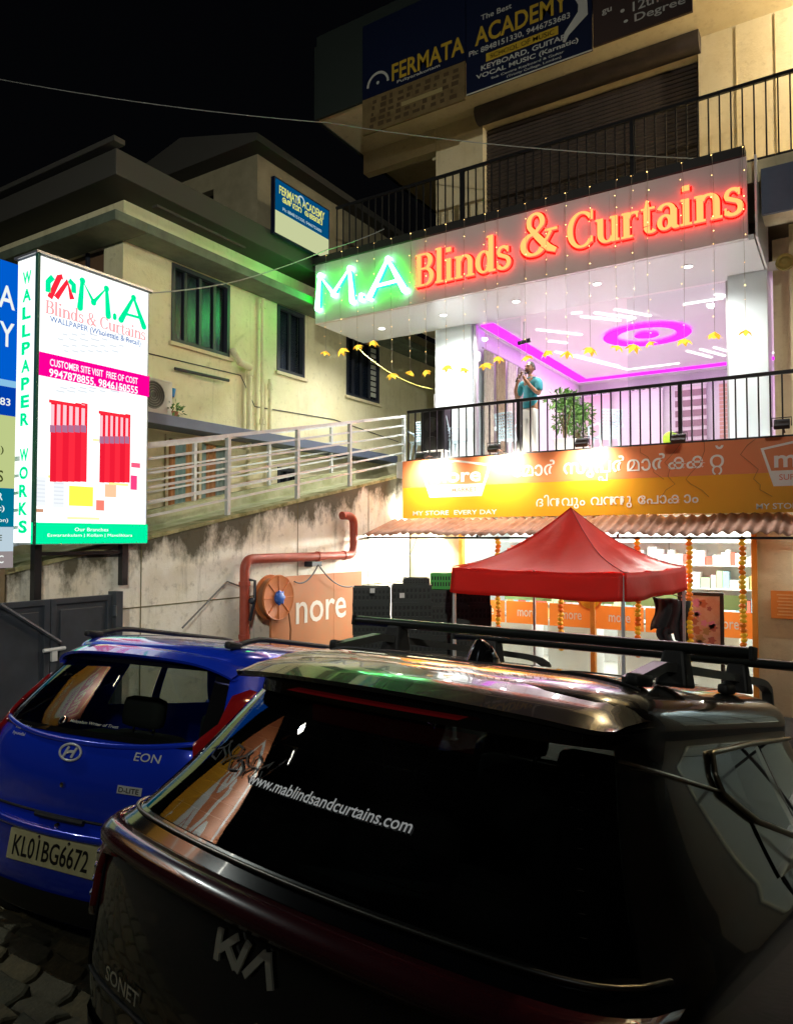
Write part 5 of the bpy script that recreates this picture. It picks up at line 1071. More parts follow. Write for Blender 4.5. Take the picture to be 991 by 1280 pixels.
# ------------------------------------------------------------------ cars
def interp(tab, z):
    """monotone cubic through the table, so reflections run smoothly over the body"""
    if z <= tab[0][0]: return tab[0][1]
    if z >= tab[-1][0]: return tab[-1][1]
    n = len(tab); k = 0
    while z > tab[k+1][0]: k += 1
    sl = lambda i: (tab[i+1][1]-tab[i][1])/(tab[i+1][0]-tab[i][0])
    def tan(i):
        if i == 0: return sl(0)
        if i == n-1: return sl(n-2)
        a, b = sl(i-1), sl(i)
        return 0 if a*b <= 0 else 2*a*b/(a+b)
    h = tab[k+1][0]-tab[k][0]; t = (z-tab[k][0])/h
    return (2*t**3-3*t**2+1)*tab[k][1]+(t**3-2*t**2+t)*h*tan(k)+(-2*t**3+3*t**2)*tab[k+1][1]+(t**3-t**2)*h*tan(k+1)
class Car:
    """body as stacked plan outlines: yr rear, yf front, w half width by height; roof dome above z0"""
    def __init__(s, yr, yf, w, z0, hr, n=12, bow=.08, p=3.0):
        s.yr, s.yf, s.w, s.z0, s.hr, s.n, s.bow, s.p = yr, yf, w, z0, hr, n, bow, p
    def ring(s, z, nr=40, ns=64):
        a, b, w, n = interp(s.yr,z), interp(s.yf,z), interp(s.w,z), s.n; yc, h = (a+b)/2, (b-a)/2; q0 = .985; v0 = (1-q0**n)**(1/n)
        pts = []
        for i in range(nr): q = -q0+2*q0*i/nr; pts.append((q*w, yc-h*(1-abs(q)**n)**(1/n)+s.bow*q*q))
        for i in range(ns):
            v = -v0+2*v0*i/ns; q = (1-abs(v)**n)**(1/n); pts.append((q*w, yc+h*v+s.bow*q*q*(1-i/ns)-s.bow*q*q*(i/ns)))
        for i in range(nr): q = q0-2*q0*i/nr; pts.append((q*w, yc+h*(1-abs(q)**n)**(1/n)-s.bow*q*q))
        for i in range(ns):
            v = v0-2*v0*i/ns; q = -(1-abs(v)**n)**(1/n); pts.append((q*w, yc+h*v+s.bow*q*q*(i/ns)-s.bow*q*q*(1-i/ns)))
        return pts
    def rear(s, x, z, off=0.0):
        a, b, w, n = interp(s.yr,z), interp(s.yf,z), interp(s.w,z), s.n; yc, h = (a+b)/2, (b-a)/2; q = min(abs(x)/w,.992)
        return Vector((x, yc-h*(1-q**n)**(1/n)+s.bow*q*q-off, z))
    def side(s, y, z, sg=1, off=0.0):
        a, b, w, n = interp(s.yr,z), interp(s.yf,z), interp(s.w,z), s.n; yc, h = (a+b)/2, (b-a)/2
        t = max(0,min(1,(y-a)/(b-a))); v = max(-.995,min(.995,(y-s.bow*(1-2*t)-yc)/h)); q = (1-abs(v)**n)**(1/n); return Vector((sg*(q*w+off), y, z))
    def roof(s, x, y, off=0.0):
        """height of the roof dome at x, y"""
        a, b, w, n = interp(s.yr,s.z0), interp(s.yf,s.z0), interp(s.w,s.z0), s.n; yc, h = (a+b)/2, (b-a)/2
        g = min(1,((abs(x)/w)**n+(abs((y-yc)/(h-s.bow*.5)))**n)**(1/n)); return s.z0+s.hr*(1-g**s.p)**(1/s.p)+off
    def shell(s, zs, hole, nr=40, ns=64, nd=12):
        rings = [[Vector((x,y,z)) for x,y in s.ring(z,nr,ns)] for z in zs]; N = len(rings[0])
        top = s.ring(s.z0,nr,ns); yc = (interp(s.yr,s.z0)+interp(s.yf,s.z0))/2
        for k in range(1,nd+1):
            ph = math.pi/2*k/nd; tau = math.sin(ph)**.8; g = (1-min(tau,.99999)**s.p)**(1/s.p)
            if k == nd: g = .02
            rings.append([Vector((x*g, yc+(y-yc)*g, s.z0+s.hr*tau)) for x,y in top])
        p = MB(); p.v = [v for r in rings for v in r]
        for j in range(len(rings)-1):
            for i in range(N):
                if j < len(zs)-1 and hole(i,(zs[j]+zs[j+1])/2,(rings[j][i]+rings[j][(i+1)%N])/2): continue
                p.f.append((j*N+i,j*N+(i+1)%N,(j+1)*N+(i+1)%N,(j+1)*N+i))
        p.f.append(tuple((len(rings)-1)*N+i for i in range(N))); p.f.append(tuple(range(N))[::-1]); p.m = [0]*len(p.f); return p
def conform(poly, fn, cuts_u=(), cuts_v=()):
    """polygon in (u, v), cut along the given lines and laid on the surface fn(u, v)"""
    bm = bmesh.new(); vs = [bm.verts.new((u,v,0)) for u,v in poly]; bm.faces.new(vs)
    for c in cuts_u: bmesh.ops.bisect_plane(bm, geom=bm.verts[:]+bm.edges[:]+bm.faces[:], plane_co=(c,0,0), plane_no=(1,0,0))
    for c in cuts_v: bmesh.ops.bisect_plane(bm, geom=bm.verts[:]+bm.edges[:]+bm.faces[:], plane_co=(0,c,0), plane_no=(0,1,0))
    bm.verts.index_update(); p = MB(); p.add([fn(v.co.x,v.co.y) for v in bm.verts], [[v.index for v in f.verts] for f in bm.faces]); bm.free(); return p
def fr_(a, b, n): return [a+(b-a)*i/n for i in range(1,n)]
def solid(o, t): m = o.modifiers.new('s','SOLIDIFY'); m.thickness = t; m.offset = 0; return o
def pose(tx,ty,tz,hd,ro,pi): return Matrix.Translation((tx,ty,tz)) @ Matrix.Rotation(hd,4,'Z') @ Matrix.Rotation(pi,4,'X') @ Matrix.Rotation(ro,4,'Y')
M_rub = mat('tyre_rubber',(.02,.02,.02),.85); M_rim = mat('wheel_rim',(.35,.35,.36),.35,metal=.8); M_chr = mat('chrome',(.75,.75,.75),.12,metal=1.0); M_blkp = mat('gloss_black_trim',(.006,.006,.007),.12,coat=.6); M_blkt = mat('matte_black_trim',(.012,.012,.012),.6)
M_seat = mat('car_seat_cloth',(.03,.03,.032),.85); M_cabin = mat('car_cabin_dark',(.02,.02,.022),.8)
def wheels(t, xs, ys, r, w=.2):
    for y in ys:
        for s_ in (-1,1):
            p = MB(); p.lathe([(r*.62,-w/2),(r*.93,-w/2),(r,-w/2+.03),(r,w/2-.03),(r*.93,w/2),(r*.62,w/2)], (s_*xs,y,r), (1,0,0), 28); wh = p.build('wheel', M_rub, t, smooth=True, angle=35)
            p = MB(); p.lathe([(.0,.0),(.05,.01),(r*.6,-.01),(r*.63,.0)], (s_*(xs+.06),y,r), (s_,0,0), 20)
            for k in range(5): a = k*1.2566; p.beam((s_*(xs+.075),y,r),(s_*(xs+.08),y+r*.58*math.cos(a),r+r*.58*math.sin(a)),.05,.02,(1,0,0))
            p.build('rim', M_rim, wh)
            p = MB(); pts = [(s_*(xs+.075), y+(r+.055)*math.cos(a*math.pi/12), r+(r+.055)*math.sin(a*math.pi/12)) for a in range(13)]; p.tube(pts,.035,6); p.build('arch_trim', M_blkt, t, smooth=True)
def seats(t, x, y, dz=0.0):
    for sx in x:
        for yy in y:
            p = MB(); p.bbox((sx,yy-.1,.86+dz),(.46,.14,.6),.05); b = p.build('seat_back', M_seat, t, smooth=True)
            p = MB(); p.bbox((sx,yy-.16,1.27+dz),(.26,.1,.17),.045); p.build('headrest', M_seat, b, smooth=True)
            p = MB(); p.tube([(sx-.07,yy-.14,1.12+dz),(sx-.07,yy-.16,1.25+dz)], .008, 6); p.tube([(sx+.07,yy-.14,1.12+dz),(sx+.07,yy-.16,1.25+dz)], .008, 6); p.build('headrest_post', M_chr, b)
            p = MB(); p.bbox((sx,yy+.22,.58),(.5,.5,.16),.05); p.build('seat_cushion', M_seat, t, smooth=True)
M_trim = mat('satin_trim',(.42,.36,.24),.3,metal=1.0)
# ---- dark SUV in front
KM = pose(-1.156,1.062,.186,-.112,-.008,-.19)
KI = thing('parked_suv', None, 'dark glossy SUV with roof bars and tinted rear window nearest the camera', 'car', None, KM)
K = Car([(.22,.12),(.34,.03),(.5,.0),(.7,-.03),(.9,-.03),(.98,-.02),(1.02,.02),(1.08,.075),(1.42,.33)], [(.22,3.8),(.5,3.95),(.85,3.9),(.93,3.75),(1.0,3.05),(1.42,2.55)],
        [(.22,.78),(.4,.86),(.7,.89),(.98,.885),(1.06,.83),(1.2,.75),(1.42,.655)], 1.42, .175, n=12, bow=.10, p=4.2)
M_kia = mat('suv_dark_paint', (.008,.0075,.006), .22, metal=.0, coat=1.0, noise=(500,(.014,.012,.009),.5))
zs = [.22,.26,.30,.36,.42,.5,.58,.66,.74,.82,.9,.95,.985,1.02,1.06,1.09,1.13,1.18,1.23,1.28,1.33,1.38,1.42]
NR, NSD = 40, 64
def sidecol(i, spans):
    k = i-NR if NR <= i < NR+NSD else NSD-1-(i-2*NR-NSD) if i >= 2*NR+NSD else -1
    return any(a <= k < b for a, b in spans)
def side_glass(car, spans, z0, z1, m, t):
    for a, b in spans:
        for sg in (1,-1):
            def fn(u,v):
                z = z0+(z1-z0)*v; pts = car.ring(z); k = a+(b-a)*u; j = int(k); j = min(j,b-1); q = k-j
                P = [Vector((*pts[NR+jj],z)) for jj in (j,j+1)]; r = P[0].lerp(P[1],q); return Vector((sg*(r.x+.003),r.y,z))
            p = MB(); p.grid(fn,(b-a),5); p.build('side_window', m, t, smooth=True)
def khole(i, z, c):
    if z > 1.06 and z < 1.415:
        if i < NR and abs(c.x) < interp(K.w,z)*.93: return True
        if NR+NSD <= i < 2*NR+NSD and abs(c.x) < interp(K.w,z)*.9: return True
    return 1.11 < z < 1.40 and sidecol(i, ((27,39),(42,55)))
kb = K.shell(zs, khole); o = kb.build('body', M_kia, KI, smooth=True)
G_kr = glass('suv_rear_glass', (.36,.41,.385), 1.4, .0, .006); G_ks = glass('suv_side_glass', (.14,.16,.16), 1.3); G_kf = glass('windscreen', (.75,.8,.78), 1.0)
nq = 28
p = MB(); p.grid(lambda u,v: K.rear((2*u-1)*.945*interp(K.w,1.055+.365*v), 1.055+.365*v, .006), nq, 10); rg = p.build('rear_window', G_kr, KI, smooth=True)
def frontp(c, x, z, off):
    a, b, w, n = interp(c.yr,z), interp(c.yf,z), interp(c.w,z), c.n; yc, h = (a+b)/2, (b-a)/2; q = min(abs(x)/w,.992); return Vector((x, yc+h*(1-q**n)**(1/n)-c.bow*q*q+off, z))
p = MB(); p.grid(lambda u,v: frontp(K,(2*u-1)*.915*interp(K.w,1.055+.365*v),1.055+.365*v,.004), 20, 8); p.build('windscreen', G_kf, KI, smooth=True)
for s_ in (-1,1):
    # black quarter panel with the kicked-up window line
    dlo = [(1.04,1.30),(1.08,1.40),(1.28,1.402),(1.28,1.21)]
    p = conform(dlo, lambda u,v: K.side(u,v,s_,.006), fr_(1.04,1.28,4), fr_(1.21,1.4,3)); p.build('quarter_glass', M_blkp, KI, smooth=True)
    p = conform([(1.24,1.215),(1.9,1.075),(1.24,1.075)], lambda u,v: K.side(u,v,s_,.007), fr_(1.24,1.9,8), fr_(1.08,1.2,3)); p.build('door_shoulder', M_kia, KI, smooth=True)
    path = [(2.6,1.09),(1.85,1.09),(1.28,1.21),(1.04,1.30),(1.03,1.35),(1.08,1.402),(1.6,1.413),(2.4,1.413)]; pts = []
    for (a0,b0_),(a1,b1_) in zip(path,path[1:]): pts += [K.side(a0+(a1-a0)*t/8, b0_+(b1_-b0_)*t/8, s_, .011) for t in range(8)]
    p = MB(); p.tube(pts, .008, 6); p.build('window_trim', M_trim, KI, smooth=True)
    pts = [K.side(.46+.58*t/10, 1.40-.095*t/10, s_, .007) for t in range(11)]; p = MB(); p.tube(pts,.004,5); p.build('pillar_seam', M_trim, KI)
    # tail lamps: heart shape wrapping the corner
    tl = [(.60,1.0),(.60,.945),(.70,.93),(.74,.86),(.73,.78),(.80,.72),(.872,.74),(.878,.9),(.868,.985),(.80,1.012)]
    p = conform([(s_*x,z) for x,z in tl][::s_], lambda u,v: K.rear(u,v,.012), [s_*q for q in (.64,.68,.72,.76,.79,.81,.83,.845,.855,.865)], fr_(.72,1.0,6)); o = p.build('tail_lamp', mat('tail_lamp_lens',(.22,.02,.02),.15,coat=1.0), KI, smooth=True); solid(o,.02)
    for k in range(5):
        z = .80+.038*k; p = MB(); p.tube([K.rear(s_*(.755+.095*t/6),z,.026) for t in range(7)], .004, 5); p.build('lamp_rib', M_chr, o)
    hv = [(.78,.66),(.80,.80),(.845,.83),(.862,.70),(.84,.6)]
    p = conform([(s_*x,z) for x,z in hv][::s_], lambda u,v: K.rear(u,v,.004), [s_*q for q in (.8,.82,.83,.84,.85)], fr_(.6,.83,4)); p.build('bumper_recess', M_blkt, KI, smooth=True)
    # door line, handles
    for yy in (1.28,2.2):
        p = MB(); p.tube([K.side(yy,.35+.75*t/10,s_,.001) for t in range(11)], .004, 5); p.build('door_seam', M_blkt, KI)
        p = MB(); p.tube([K.side(yy+.06+.05*t,.93,s_,.028 if 0<t<4 else .005) for t in range(5)], .012, 6); p.build('door_handle', M_kia, KI, smooth=True)
    p = MB(); m0 = K.side(2.55,1.1,s_,.12); p.ball(m0,(.1,.07,.07),12,8); p.beam(K.side(2.55,1.08,s_,0),m0,.04,.05); p.build('door_mirror', M_kia, KI, smooth=True)
side_glass(K, ((26,39),(42,56)), 1.10, 1.405, G_ks, KI)
# light bar across the hatch, chrome line, glass base trim
bar = lambda u,v: K.rear((2*u-1)*.862, .955+.05*v, .018)
p = MB(); p.grid(lambda u,v: K.rear((2*u-1)*.85, .955+.058*v, .020+.012*math.sin(math.pi*v)), 60, 5); o = p.build('light_bar', mat('light_bar_lens',(.055,.006,.010),.2,coat=.7,noise=(3,(.09,.012,.018),.6)), KI, smooth=True); solid(o,.012)
p = MB(); p.tube([K.rear(-.82+1.64*t/60,1.045,.012) for t in range(61)], .006, 6); p.build('glass_base_trim', mat('satin_chrome',(.2,.19,.16),.35,metal=1), KI, smooth=True)
p = MB(); p.grid(lambda u,v: K.rear((2*u-1)*.84, 1.012+.034*v, .004), 50, 2); p.build('gloss_strip', M_blkp, KI, smooth=True)
p = MB()
for s_ in (-1,1): p.tube([K.rear(s_*.72,.95-.33*t/8,.002) for t in range(9)], .004, 5)
p.tube([K.rear(-.72+1.44*t/30,.62,.002) for t in range(31)], .005, 5); p.build('hatch_seam', M_blkt, KI)
p = MB(); p.grid(lambda u,v: K.rear((2*u-1)*.87, .25+.25*v, .012), 40, 4); p.build('bumper_cladding', M_blkt, KI, smooth=True)
p = MB(); fk = lambda a,b,c=0: K.rear(a,b,.004+c)
p.rect(fk,-.26,.5,.26,.61,.0,.006); p.build('number_plate_blank', M_blkt, KI)
def surf_text(t, car, body, x0, z0, w, h, m, off, name='lettering', bold=.01, shear=0.0, mirror=False):
    v, f, (a,b,c,d) = txt2d(body, bold); p = MB()
    p.add([car.rear(x0+(x-a)/(c-a)*w+shear*(y-b)/(d-b)*h, z0+(y-b)/(d-b)*h, off) for x,y in v], f); return p.build(name, m, t)
M_badge = mat('badge_chrome',(.75,.71,.55),.35,metal=.2); M_silv = mat('badge_silver',(.7,.72,.72),.3,metal=.2)
def surf_ribbon(t, car, strokes, x0, z0, sx, sz, wd_, off, m, name='badge'):
    p = MB()
    for st in strokes:
        pts = [(x0+x*sx, z0+y*sz, wd_) for x,y in st]; dn = []
        for (a,b,w),(c,d,_) in zip(pts,pts[1:]): dn += [(a+(c-a)*k/5,b+(d-b)*k/5,w) for k in range(5)]
        p.ribbon(dn+[pts[-1]], lambda a,b,c=0: car.rear(a,b,off+c), 1, 0, 0, 0, .006)
    return p.build(name, [m,m], t)
surf_ribbon(KI, K, [[(0,1),(.0,.0)],[(.06,.36),(.62,1.0)],[(.30,.62),(.70,.06)],[(.74,.0),(1.02,1.0)],[(1.02,.02),(1.6,.95)],[(1.66,1.0),(1.90,.0)]], -.085, .862, .096, .066, .017, .006, M_badge, 'maker_badge')
surf_text(KI, K, 'SONET', -.56, .650, .19, .036, M_badge, .008, 'model_badge', .01)
M_decal = mat('decal_white',(.7,.72,.72),.6,emit=.06)
surf_text(KI, K, 'www.mablindsandcurtains.com', -.295, 1.192, .565, .026, M_decal, .012, 'lettering', .012)
for k in range(9):
    z_ = 1.10+.033*k; p = MB(); p.tube([K.rear((2*t/24-1)*.86*interp(K.w,z_),z_,.004) for t in range(25)], .0012, 4); p.build('heater_line', mat('heater_brown',(.02,.014,.01),.8), rg)
# faint scrawl on the glass
random.seed(3)
for j in range(2):
    pts = []; x, z = -.56+.02*j, 1.235+.025*j
    for k in range(26): pts.append((x+.012*k+.014*math.sin(k*1.9+j), z+.018*math.sin(k*1.3+j*2)-.001*k, .005))
    p = MB(); p.ribbon(pts, lambda a,b,c=0: K.rear(a,b,.011+c), 1,0,0,0,.001); p.build('sticker_scrawl', [mat('scrawl_ink',(.012,.016,.014),.7)]*2, KI)
# roof spoiler
def zz_(z,x):
    e = max(0,(abs(x)-.9)/.1); z = z+.012-.02*x*x-.012*x**6; return z+(1.475-z)*e*e*.7
def spo(u,v):
    prof = [(.225,1.470),(.220,1.482),(.30,1.516),(.42,1.545),(.60,1.560),(.62,1.52),(.42,1.495),(.225,1.470)]
    k = v*(len(prof)-1); i = min(int(k),len(prof)-2); t = k-i; y = prof[i][0]+(prof[i+1][0]-prof[i][0])*t; z = prof[i][1]+(prof[i+1][1]-prof[i][1])*t
    x = 2*u-1; return Vector((x*(.655-.02*(z-1.45)*5), y+.10*x*x*(1 if y < .5 else .6)+.05*x**8, zz_(z,x)))
p = MB(); p.grid(spo, 60, 21); p.build('spoiler', M_kia, KI, smooth=True, angle=45)
p = MB(); p.grid(lambda u,v: Vector((.30*(2*u-1), .252+.05*v+.02*(2*u-1)**2, 1.449+.008*v-.004)), 20, 2); o = p.build('brake_lamp', mat('brake_lamp_lens',(.35,.01,.015),.2,coat=.6,emit=.02), KI)
p = MB(); p.grid(lambda u,v: spo(u,0)+Vector((0,.004+.16*v,-.004+.0*v)), 40, 2); p.build('spoiler_underside', M_blkt, KI, smooth=True)
# shark fin, rails, cross bars
p = MB()
def fin(u,v):
    L = .17; y = .79+L*u; top = .075*(1-u)**.0*(max(0,1-((u-.18)/.82)**2 if u > .18 else (u/.18)**.6)) if 0 < u < 1 else 0
    a = math.pi*v; wv = .028*(math.sin(math.pi*min(1,.15+u*.85))**.6+.15)
    return Vector((wv*math.cos(a)*(1-.0*v), y+.02*math.sin(a)*0, K.roof(0,y)+top*math.sin(a)**.8-.004))
p.grid(fin, 16, 12); p.build('antenna_fin', M_blkp, KI, smooth=True)
XR = .555
for s_ in (-1,1):
    pts = [Vector((s_*XR*(1-.03*abs(t-.4)), .72+1.95*t, K.roof(s_*XR,.72+1.95*t)+.055*min(1,8*t,8*(1-t))+.012)) for t in [i/24 for i in range(25)]]
    p = MB()
    for a_,b_ in zip(pts,pts[1:]): p.beam(a_,b_,.042,.028)
    rl = p.build('roof_rail', mat('rail_grey',(.10,.10,.095),.35,metal=.4), KI)
    for yy in (.78,1.7,2.6): p = MB(); z_ = K.roof(s_*XR,yy); p.bbox((s_*XR,yy,z_+.02),(.038,.13,.036),.012); p.build('rail_foot', M_blkt, rl, smooth=True)
for yb_ in (1.09,1.86):
    zc = 1.70; t_ = 'roof_bar'
    p = MB(); p.tube([(-.77,yb_,zc),(.77,yb_,zc)], .03, 12)
    for v in p.v: v.z = zc+(v.z-zc)*.62
    cb = p.build('roof_bar', mat('roof_bar_black',(.012,.014,.013),.35), KI, smooth=True, angle=50)
    for s_ in (-1,1):
        p = MB(); p.bbox((s_*.775,yb_,zc),(.012,.066,.042),.004); p.build('end_cap', M_blkt, cb)
        p = MB(); zr_ = K.roof(s_*XR,yb_)+.06; p.add([(s_*XR-.05,yb_-.05,zr_-.05),(s_*XR+.05,yb_-.05,zr_-.05),(s_*XR+.05,yb_+.05,zr_-.05),(s_*XR-.05,yb_+.05,zr_-.05),(s_*XR-.032,yb_-.034,zc-.01),(s_*XR+.032,yb_-.034,zc-.01),(s_*XR+.032,yb_+.034,zc-.01),(s_*XR-.032,yb_+.034,zc-.01)],[(0,3,2,1),(4,5,6,7),(0,1,5,4),(1,2,6,5),(2,3,7,6),(3,0,4,7)]); p.build('clamp_foot', M_blkt, cb, bevel=.01)
for s_ in (-.34,.34):
    p = MB(); p.tube([(s_,y/10,K.roof(s_,y/10)+.0005) for y in range(7,26)], .003, 4); p.build('roof_groove', M_blkt, KI)
p = MB(); p.tube([(x/20*.58,.66+.06*(x/20)**2,K.roof(x/20*.58,.66+.06*(x/20)**2)+.001) for x in range(-20,21)], .005, 5); p.build('hatch_gap', M_blkt, KI)
# wiper and cabin
p = MB(); p.box((-.7,.45,.90),(.7,.95,.93)); p.build('parcel_shelf', M_cabin, KI)
seats(KI, (-.38,.38), (1.12,2.05)); p = MB(); p.bbox((0,3.0,.95),(1.3,.3,.2),.06); p.build('dashboard', M_cabin, KI, smooth=True)
p = MB(); p.bbox((0,2.62,1.36),(.22,.03,.07),.02); p.build('inside_mirror', M_cabin, KI)
wheels(KI, .80, (.76,3.26), .335)
# ---- blue hatchback beside it
EM = pose(-2.908,1.774,.137,.153,.01,-.194)
EO = thing('parked_hatchback', None, 'bright blue small hatchback with pale number plate parked left of the SUV', 'car', None, EM)
E_ = Car([(.22,.10),(.32,.03),(.45,.0),(.60,.0),(.66,.02),(.80,.0),(.94,.015),(1.02,.05),(1.08,.09),(1.36,.30)], [(.22,3.3),(.5,3.48),(.8,3.42),(.88,3.3),(.95,2.75),(1.36,2.1)],
         [(.22,.68),(.4,.75),(.65,.775),(.9,.765),(1.02,.735),(1.1,.70),(1.36,.575)], 1.36, .125, n=9, bow=.13)
M_eon = mat('hatchback_blue_paint', (.007,.042,.70), .22, metal=.2, coat=1.0, noise=(600,(.009,.05,.75),.5))
zs = [.22,.26,.31,.37,.44,.5,.56,.6,.63,.66,.7,.76,.82,.88,.93,.97,1.01,1.05,1.09,1.14,1.19,1.24,1.29,1.33,1.36]
def ehole(i, z, c):
    if 1.01 < z < 1.335:
        if i < NR and abs(c.x) < interp(E_.w,z)*.85: return True
        if NR+NSD <= i < 2*NR+NSD and abs(c.x) < interp(E_.w,z)*.88: return True
    return 1.03 < z < 1.34 and sidecol(i, ((18,32),(35,55)))
E_.shell(zs, ehole).build('body', M_eon, EO, smooth=True)
G_er = glass('hatchback_rear_glass', (.5,.56,.52), 1.2); G_es = glass('hatchback_side_glass', (.5,.55,.53), 1.2)
p = MB(); p.grid(lambda u,v: E_.rear((2*u-1)*.865*interp(E_.w,1.005+.335*v), 1.005+.335*v, .006), 26, 10); p.build('rear_window', G_er, EO, smooth=True)
p = MB(); p.grid(lambda u,v: frontp(E_,(2*u-1)*.9*interp(E_.w,1.0+.345*v),1.0+.345*v,.004), 20, 8); p.build('windscreen', G_kf, EO, smooth=True)
# black border of the rear window
for ring_ in (1,):
    n = 60; path = []
    for k in range(n):
        t = k/n*4; q = int(t); r_ = t-q
        u, v = [(r_,0),(1,r_),(1-r_,1),(0,1-r_)][q]; path.append((u,v))
    p = MB()
    for k in range(n):
        for sc in (1.0,.9):
            u, v = path[k]; u = .5+(u-.5)*sc; v = .5+(v-.5)*(sc-.03 if sc < 1 else 1); z = 1.0+.345*v; p.v.append(E_.rear((2*u-1)*.872*interp(E_.w,z), z, .010))
    p.f = [(2*k,2*((k+1)%n),2*((k+1)%n)+1,2*k+1) for k in range(n)]; p.m = [0]*n; p.build('window_border', M_blkp, EO)
for s_ in (-1,1):
    tl = [(.56,1.02),(.60,1.10),(.575,1.22),(.60,1.25),(.665,1.21),(.715,1.05),(.752,.86),(.73,.80),(.66,.83),(.60,.93)]
    p = conform([(s_*x,z) for x,z in tl][::s_], lambda u,v: E_.rear(u,v,.012), [s_*q for q in (.57,.60,.62,.64,.66,.68,.69,.70,.71,.72,.73,.74)], fr_(.8,1.245,9)); o = p.build('tail_lamp', mat('hatch_tail_lens',(.26,.008,.010),.12,coat=1.0), EO, smooth=True); solid(o,.02)
    il = [(.60,.95),(.64,1.0),(.70,.98),(.725,.87),(.67,.86)]
    p = conform([(s_*x,z) for x,z in il][::s_], lambda u,v: E_.rear(u,v,.024), [s_*q for q in (.62,.64,.66,.68,.69,.7,.71)], fr_(.86,1.0,3)); p.build('indicator', mat('clear_lens',(.5,.42,.3),.1,coat=1), o, smooth=True)
    p = MB(); m0 = E_.side(2.15,1.02,s_,.11); p.ball(m0,(.09,.06,.06),12,8); p.beam(E_.side(2.15,1.0,s_,0),m0,.04,.04); p.build('door_mirror', M_eon, EO, smooth=True)
    for yy in (.78,1.38): p = MB(); p.tube([E_.side(yy,.35+.65*t/10,s_,.001) for t in range(11)], .004, 5); p.build('door_seam', M_blkt, EO)
    p = MB(); p.tube([E_.side(1.45+.04*t,.88,s_,.025 if 0<t<4 else .004) for t in range(5)], .011, 6); p.build('door_handle', M_eon, EO, smooth=True)
    pts = [Vector((s_*.455, .46+1.45*t, E_.roof(s_*.455,.46+1.45*t)+.035*min(1,6*t,6*(1-t))+.004)) for t in [i/20 for i in range(21)]]
    p = MB(); p.tube(pts,.014,8); rl = p.build('roof_rail', M_blkt, EO, smooth=True)
    for yy in (.47,1.88): p = MB(); p.bbox((s_*.455,yy,E_.roof(s_*.455,yy)+.014),(.035,.11,.035),.012); p.build('rail_foot', M_blkt, rl, smooth=True)
side_glass(E_, ((17,32),(35,56)), 1.03, 1.345, G_es, EO)
def espo(u,v):
    prof = [(.235,1.36),(.225,1.372),(.30,1.405),(.42,1.43),(.50,1.44),(.5,1.39),(.235,1.36)]
    k = v*(len(prof)-1); i = min(int(k),len(prof)-2); t = k-i; y = prof[i][0]+(prof[i+1][0]-prof[i][0])*t; z = prof[i][1]+(prof[i+1][1]-prof[i][1])*t
    x = 2*u-1; return Vector((x*.55, y+.09*x*x+.04*x**8, z-.022*x*x-.05*x**6))
p = MB(); p.grid(espo, 36, 18); p.build('spoiler', M_eon, EO, smooth=True, angle=45)
p = MB(); p.tube([E_.rear(-.70+1.4*t/50,.66-.0*t,.004) for t in range(51)], .006, 6); p.build('hatch_seam', M_blkt, EO)
p = MB(); p.tube([E_.rear(-.74+1.48*t/50,.60+.035*(abs(t-25)/25)**2,.014) for t in range(51)], .018, 8); p.build('bumper_ridge', M_eon, EO, smooth=True)
p = MB(); p.tube([E_.rear(-.60+1.2*t/40,.975+.055*(abs(t-20)/20)**2.4,.006) for t in range(41)], .012, 8); p.build('shoulder_crease', M_eon, EO, smooth=True)
p = MB(); p.tube([E_.rear(-.14+.28*t/14,.655,.018) for t in range(15)], .012, 6); p.build('hatch_handle', M_blkt, EO)
p = MB(); p.grid(lambda u,v: E_.rear((2*u-1)*.72,.23+.13*v,.008), 36, 3); p.build('bumper_skirt', M_blkt, EO, smooth=True)
fe = lambda a,b,c=0: Vector((a,-.012-c,b))
p = MB(); p.rect(fe,-.255,.455,.255,.582,-.02,.0); pl = p.build('number_plate', mat('plate_pale',(.74,.71,.40),.5,noise=(12,(.6,.56,.3),.5)), EO, bevel=.004)
v,f_v,(a,b,c,d) = txt2d('KL01BG6672',.012); p = MB(); p.add([fe(-.22+(x-a)/(c-a)*.44,.475+(y-b)/(d-b)*.085,.0022) for x,y in v],f_v); p.build('lettering', mat('plate_black',(.01,.01,.01),.5), pl)
for x,z in ((-.075,.57),(.1,.57)): p = MB(); p.ball((x,-.014,z),(.008,.005,.008),8,6); p.build('plate_screw', M_chr, pl)
# maker oval with slanted H, lettering
p = MB(); p.tube([E_.rear(.062*math.cos(t*math.pi/12),.93+.034*math.sin(t*math.pi/12),.010) for t in range(25)], .0055, 6, False); em = p.build('maker_badge', M_silv, EO, smooth=True)
surf_ribbon(em, E_, [[(-.55,-.7),(-.25,.7)],[(.25,-.7),(.55,.7)],[(-.4,-.15),(.0,.12),(.4,.15)]], 0, .93, .058, .030, .011, .008, M_silv, 'badge_letter')
surf_text(EO, E_, 'EON', .335, .935, .12, .034, M_silv, .010, 'model_badge', .01)
p = MB(); p.rect(lambda a,b,c=0: E_.rear(a,b,.006+c), .29,.80,.405,.832,0,.003); p.build('trim_badge', M_silv, EO); surf_text(EO, E_, 'D-LITE', .30,.806,.095,.02, M_blkt, .012, 'lettering', .015)
surf_text(EO, E_, 'HILTON', -.43,.985,.11,.02, M_silv, .010, 'dealer_badge', .008); surf_text(EO, E_, 'hyundai', -.43,.955,.1,.018, M_silv, .010, 'dealer_badge', .008)
surf_text(EO, E_, 'Malayalam Writer of Trust', -.09,1.045,.28,.016, mat('sticker_grey',(.4,.42,.4),.6), .012, 'window_sticker', .005)
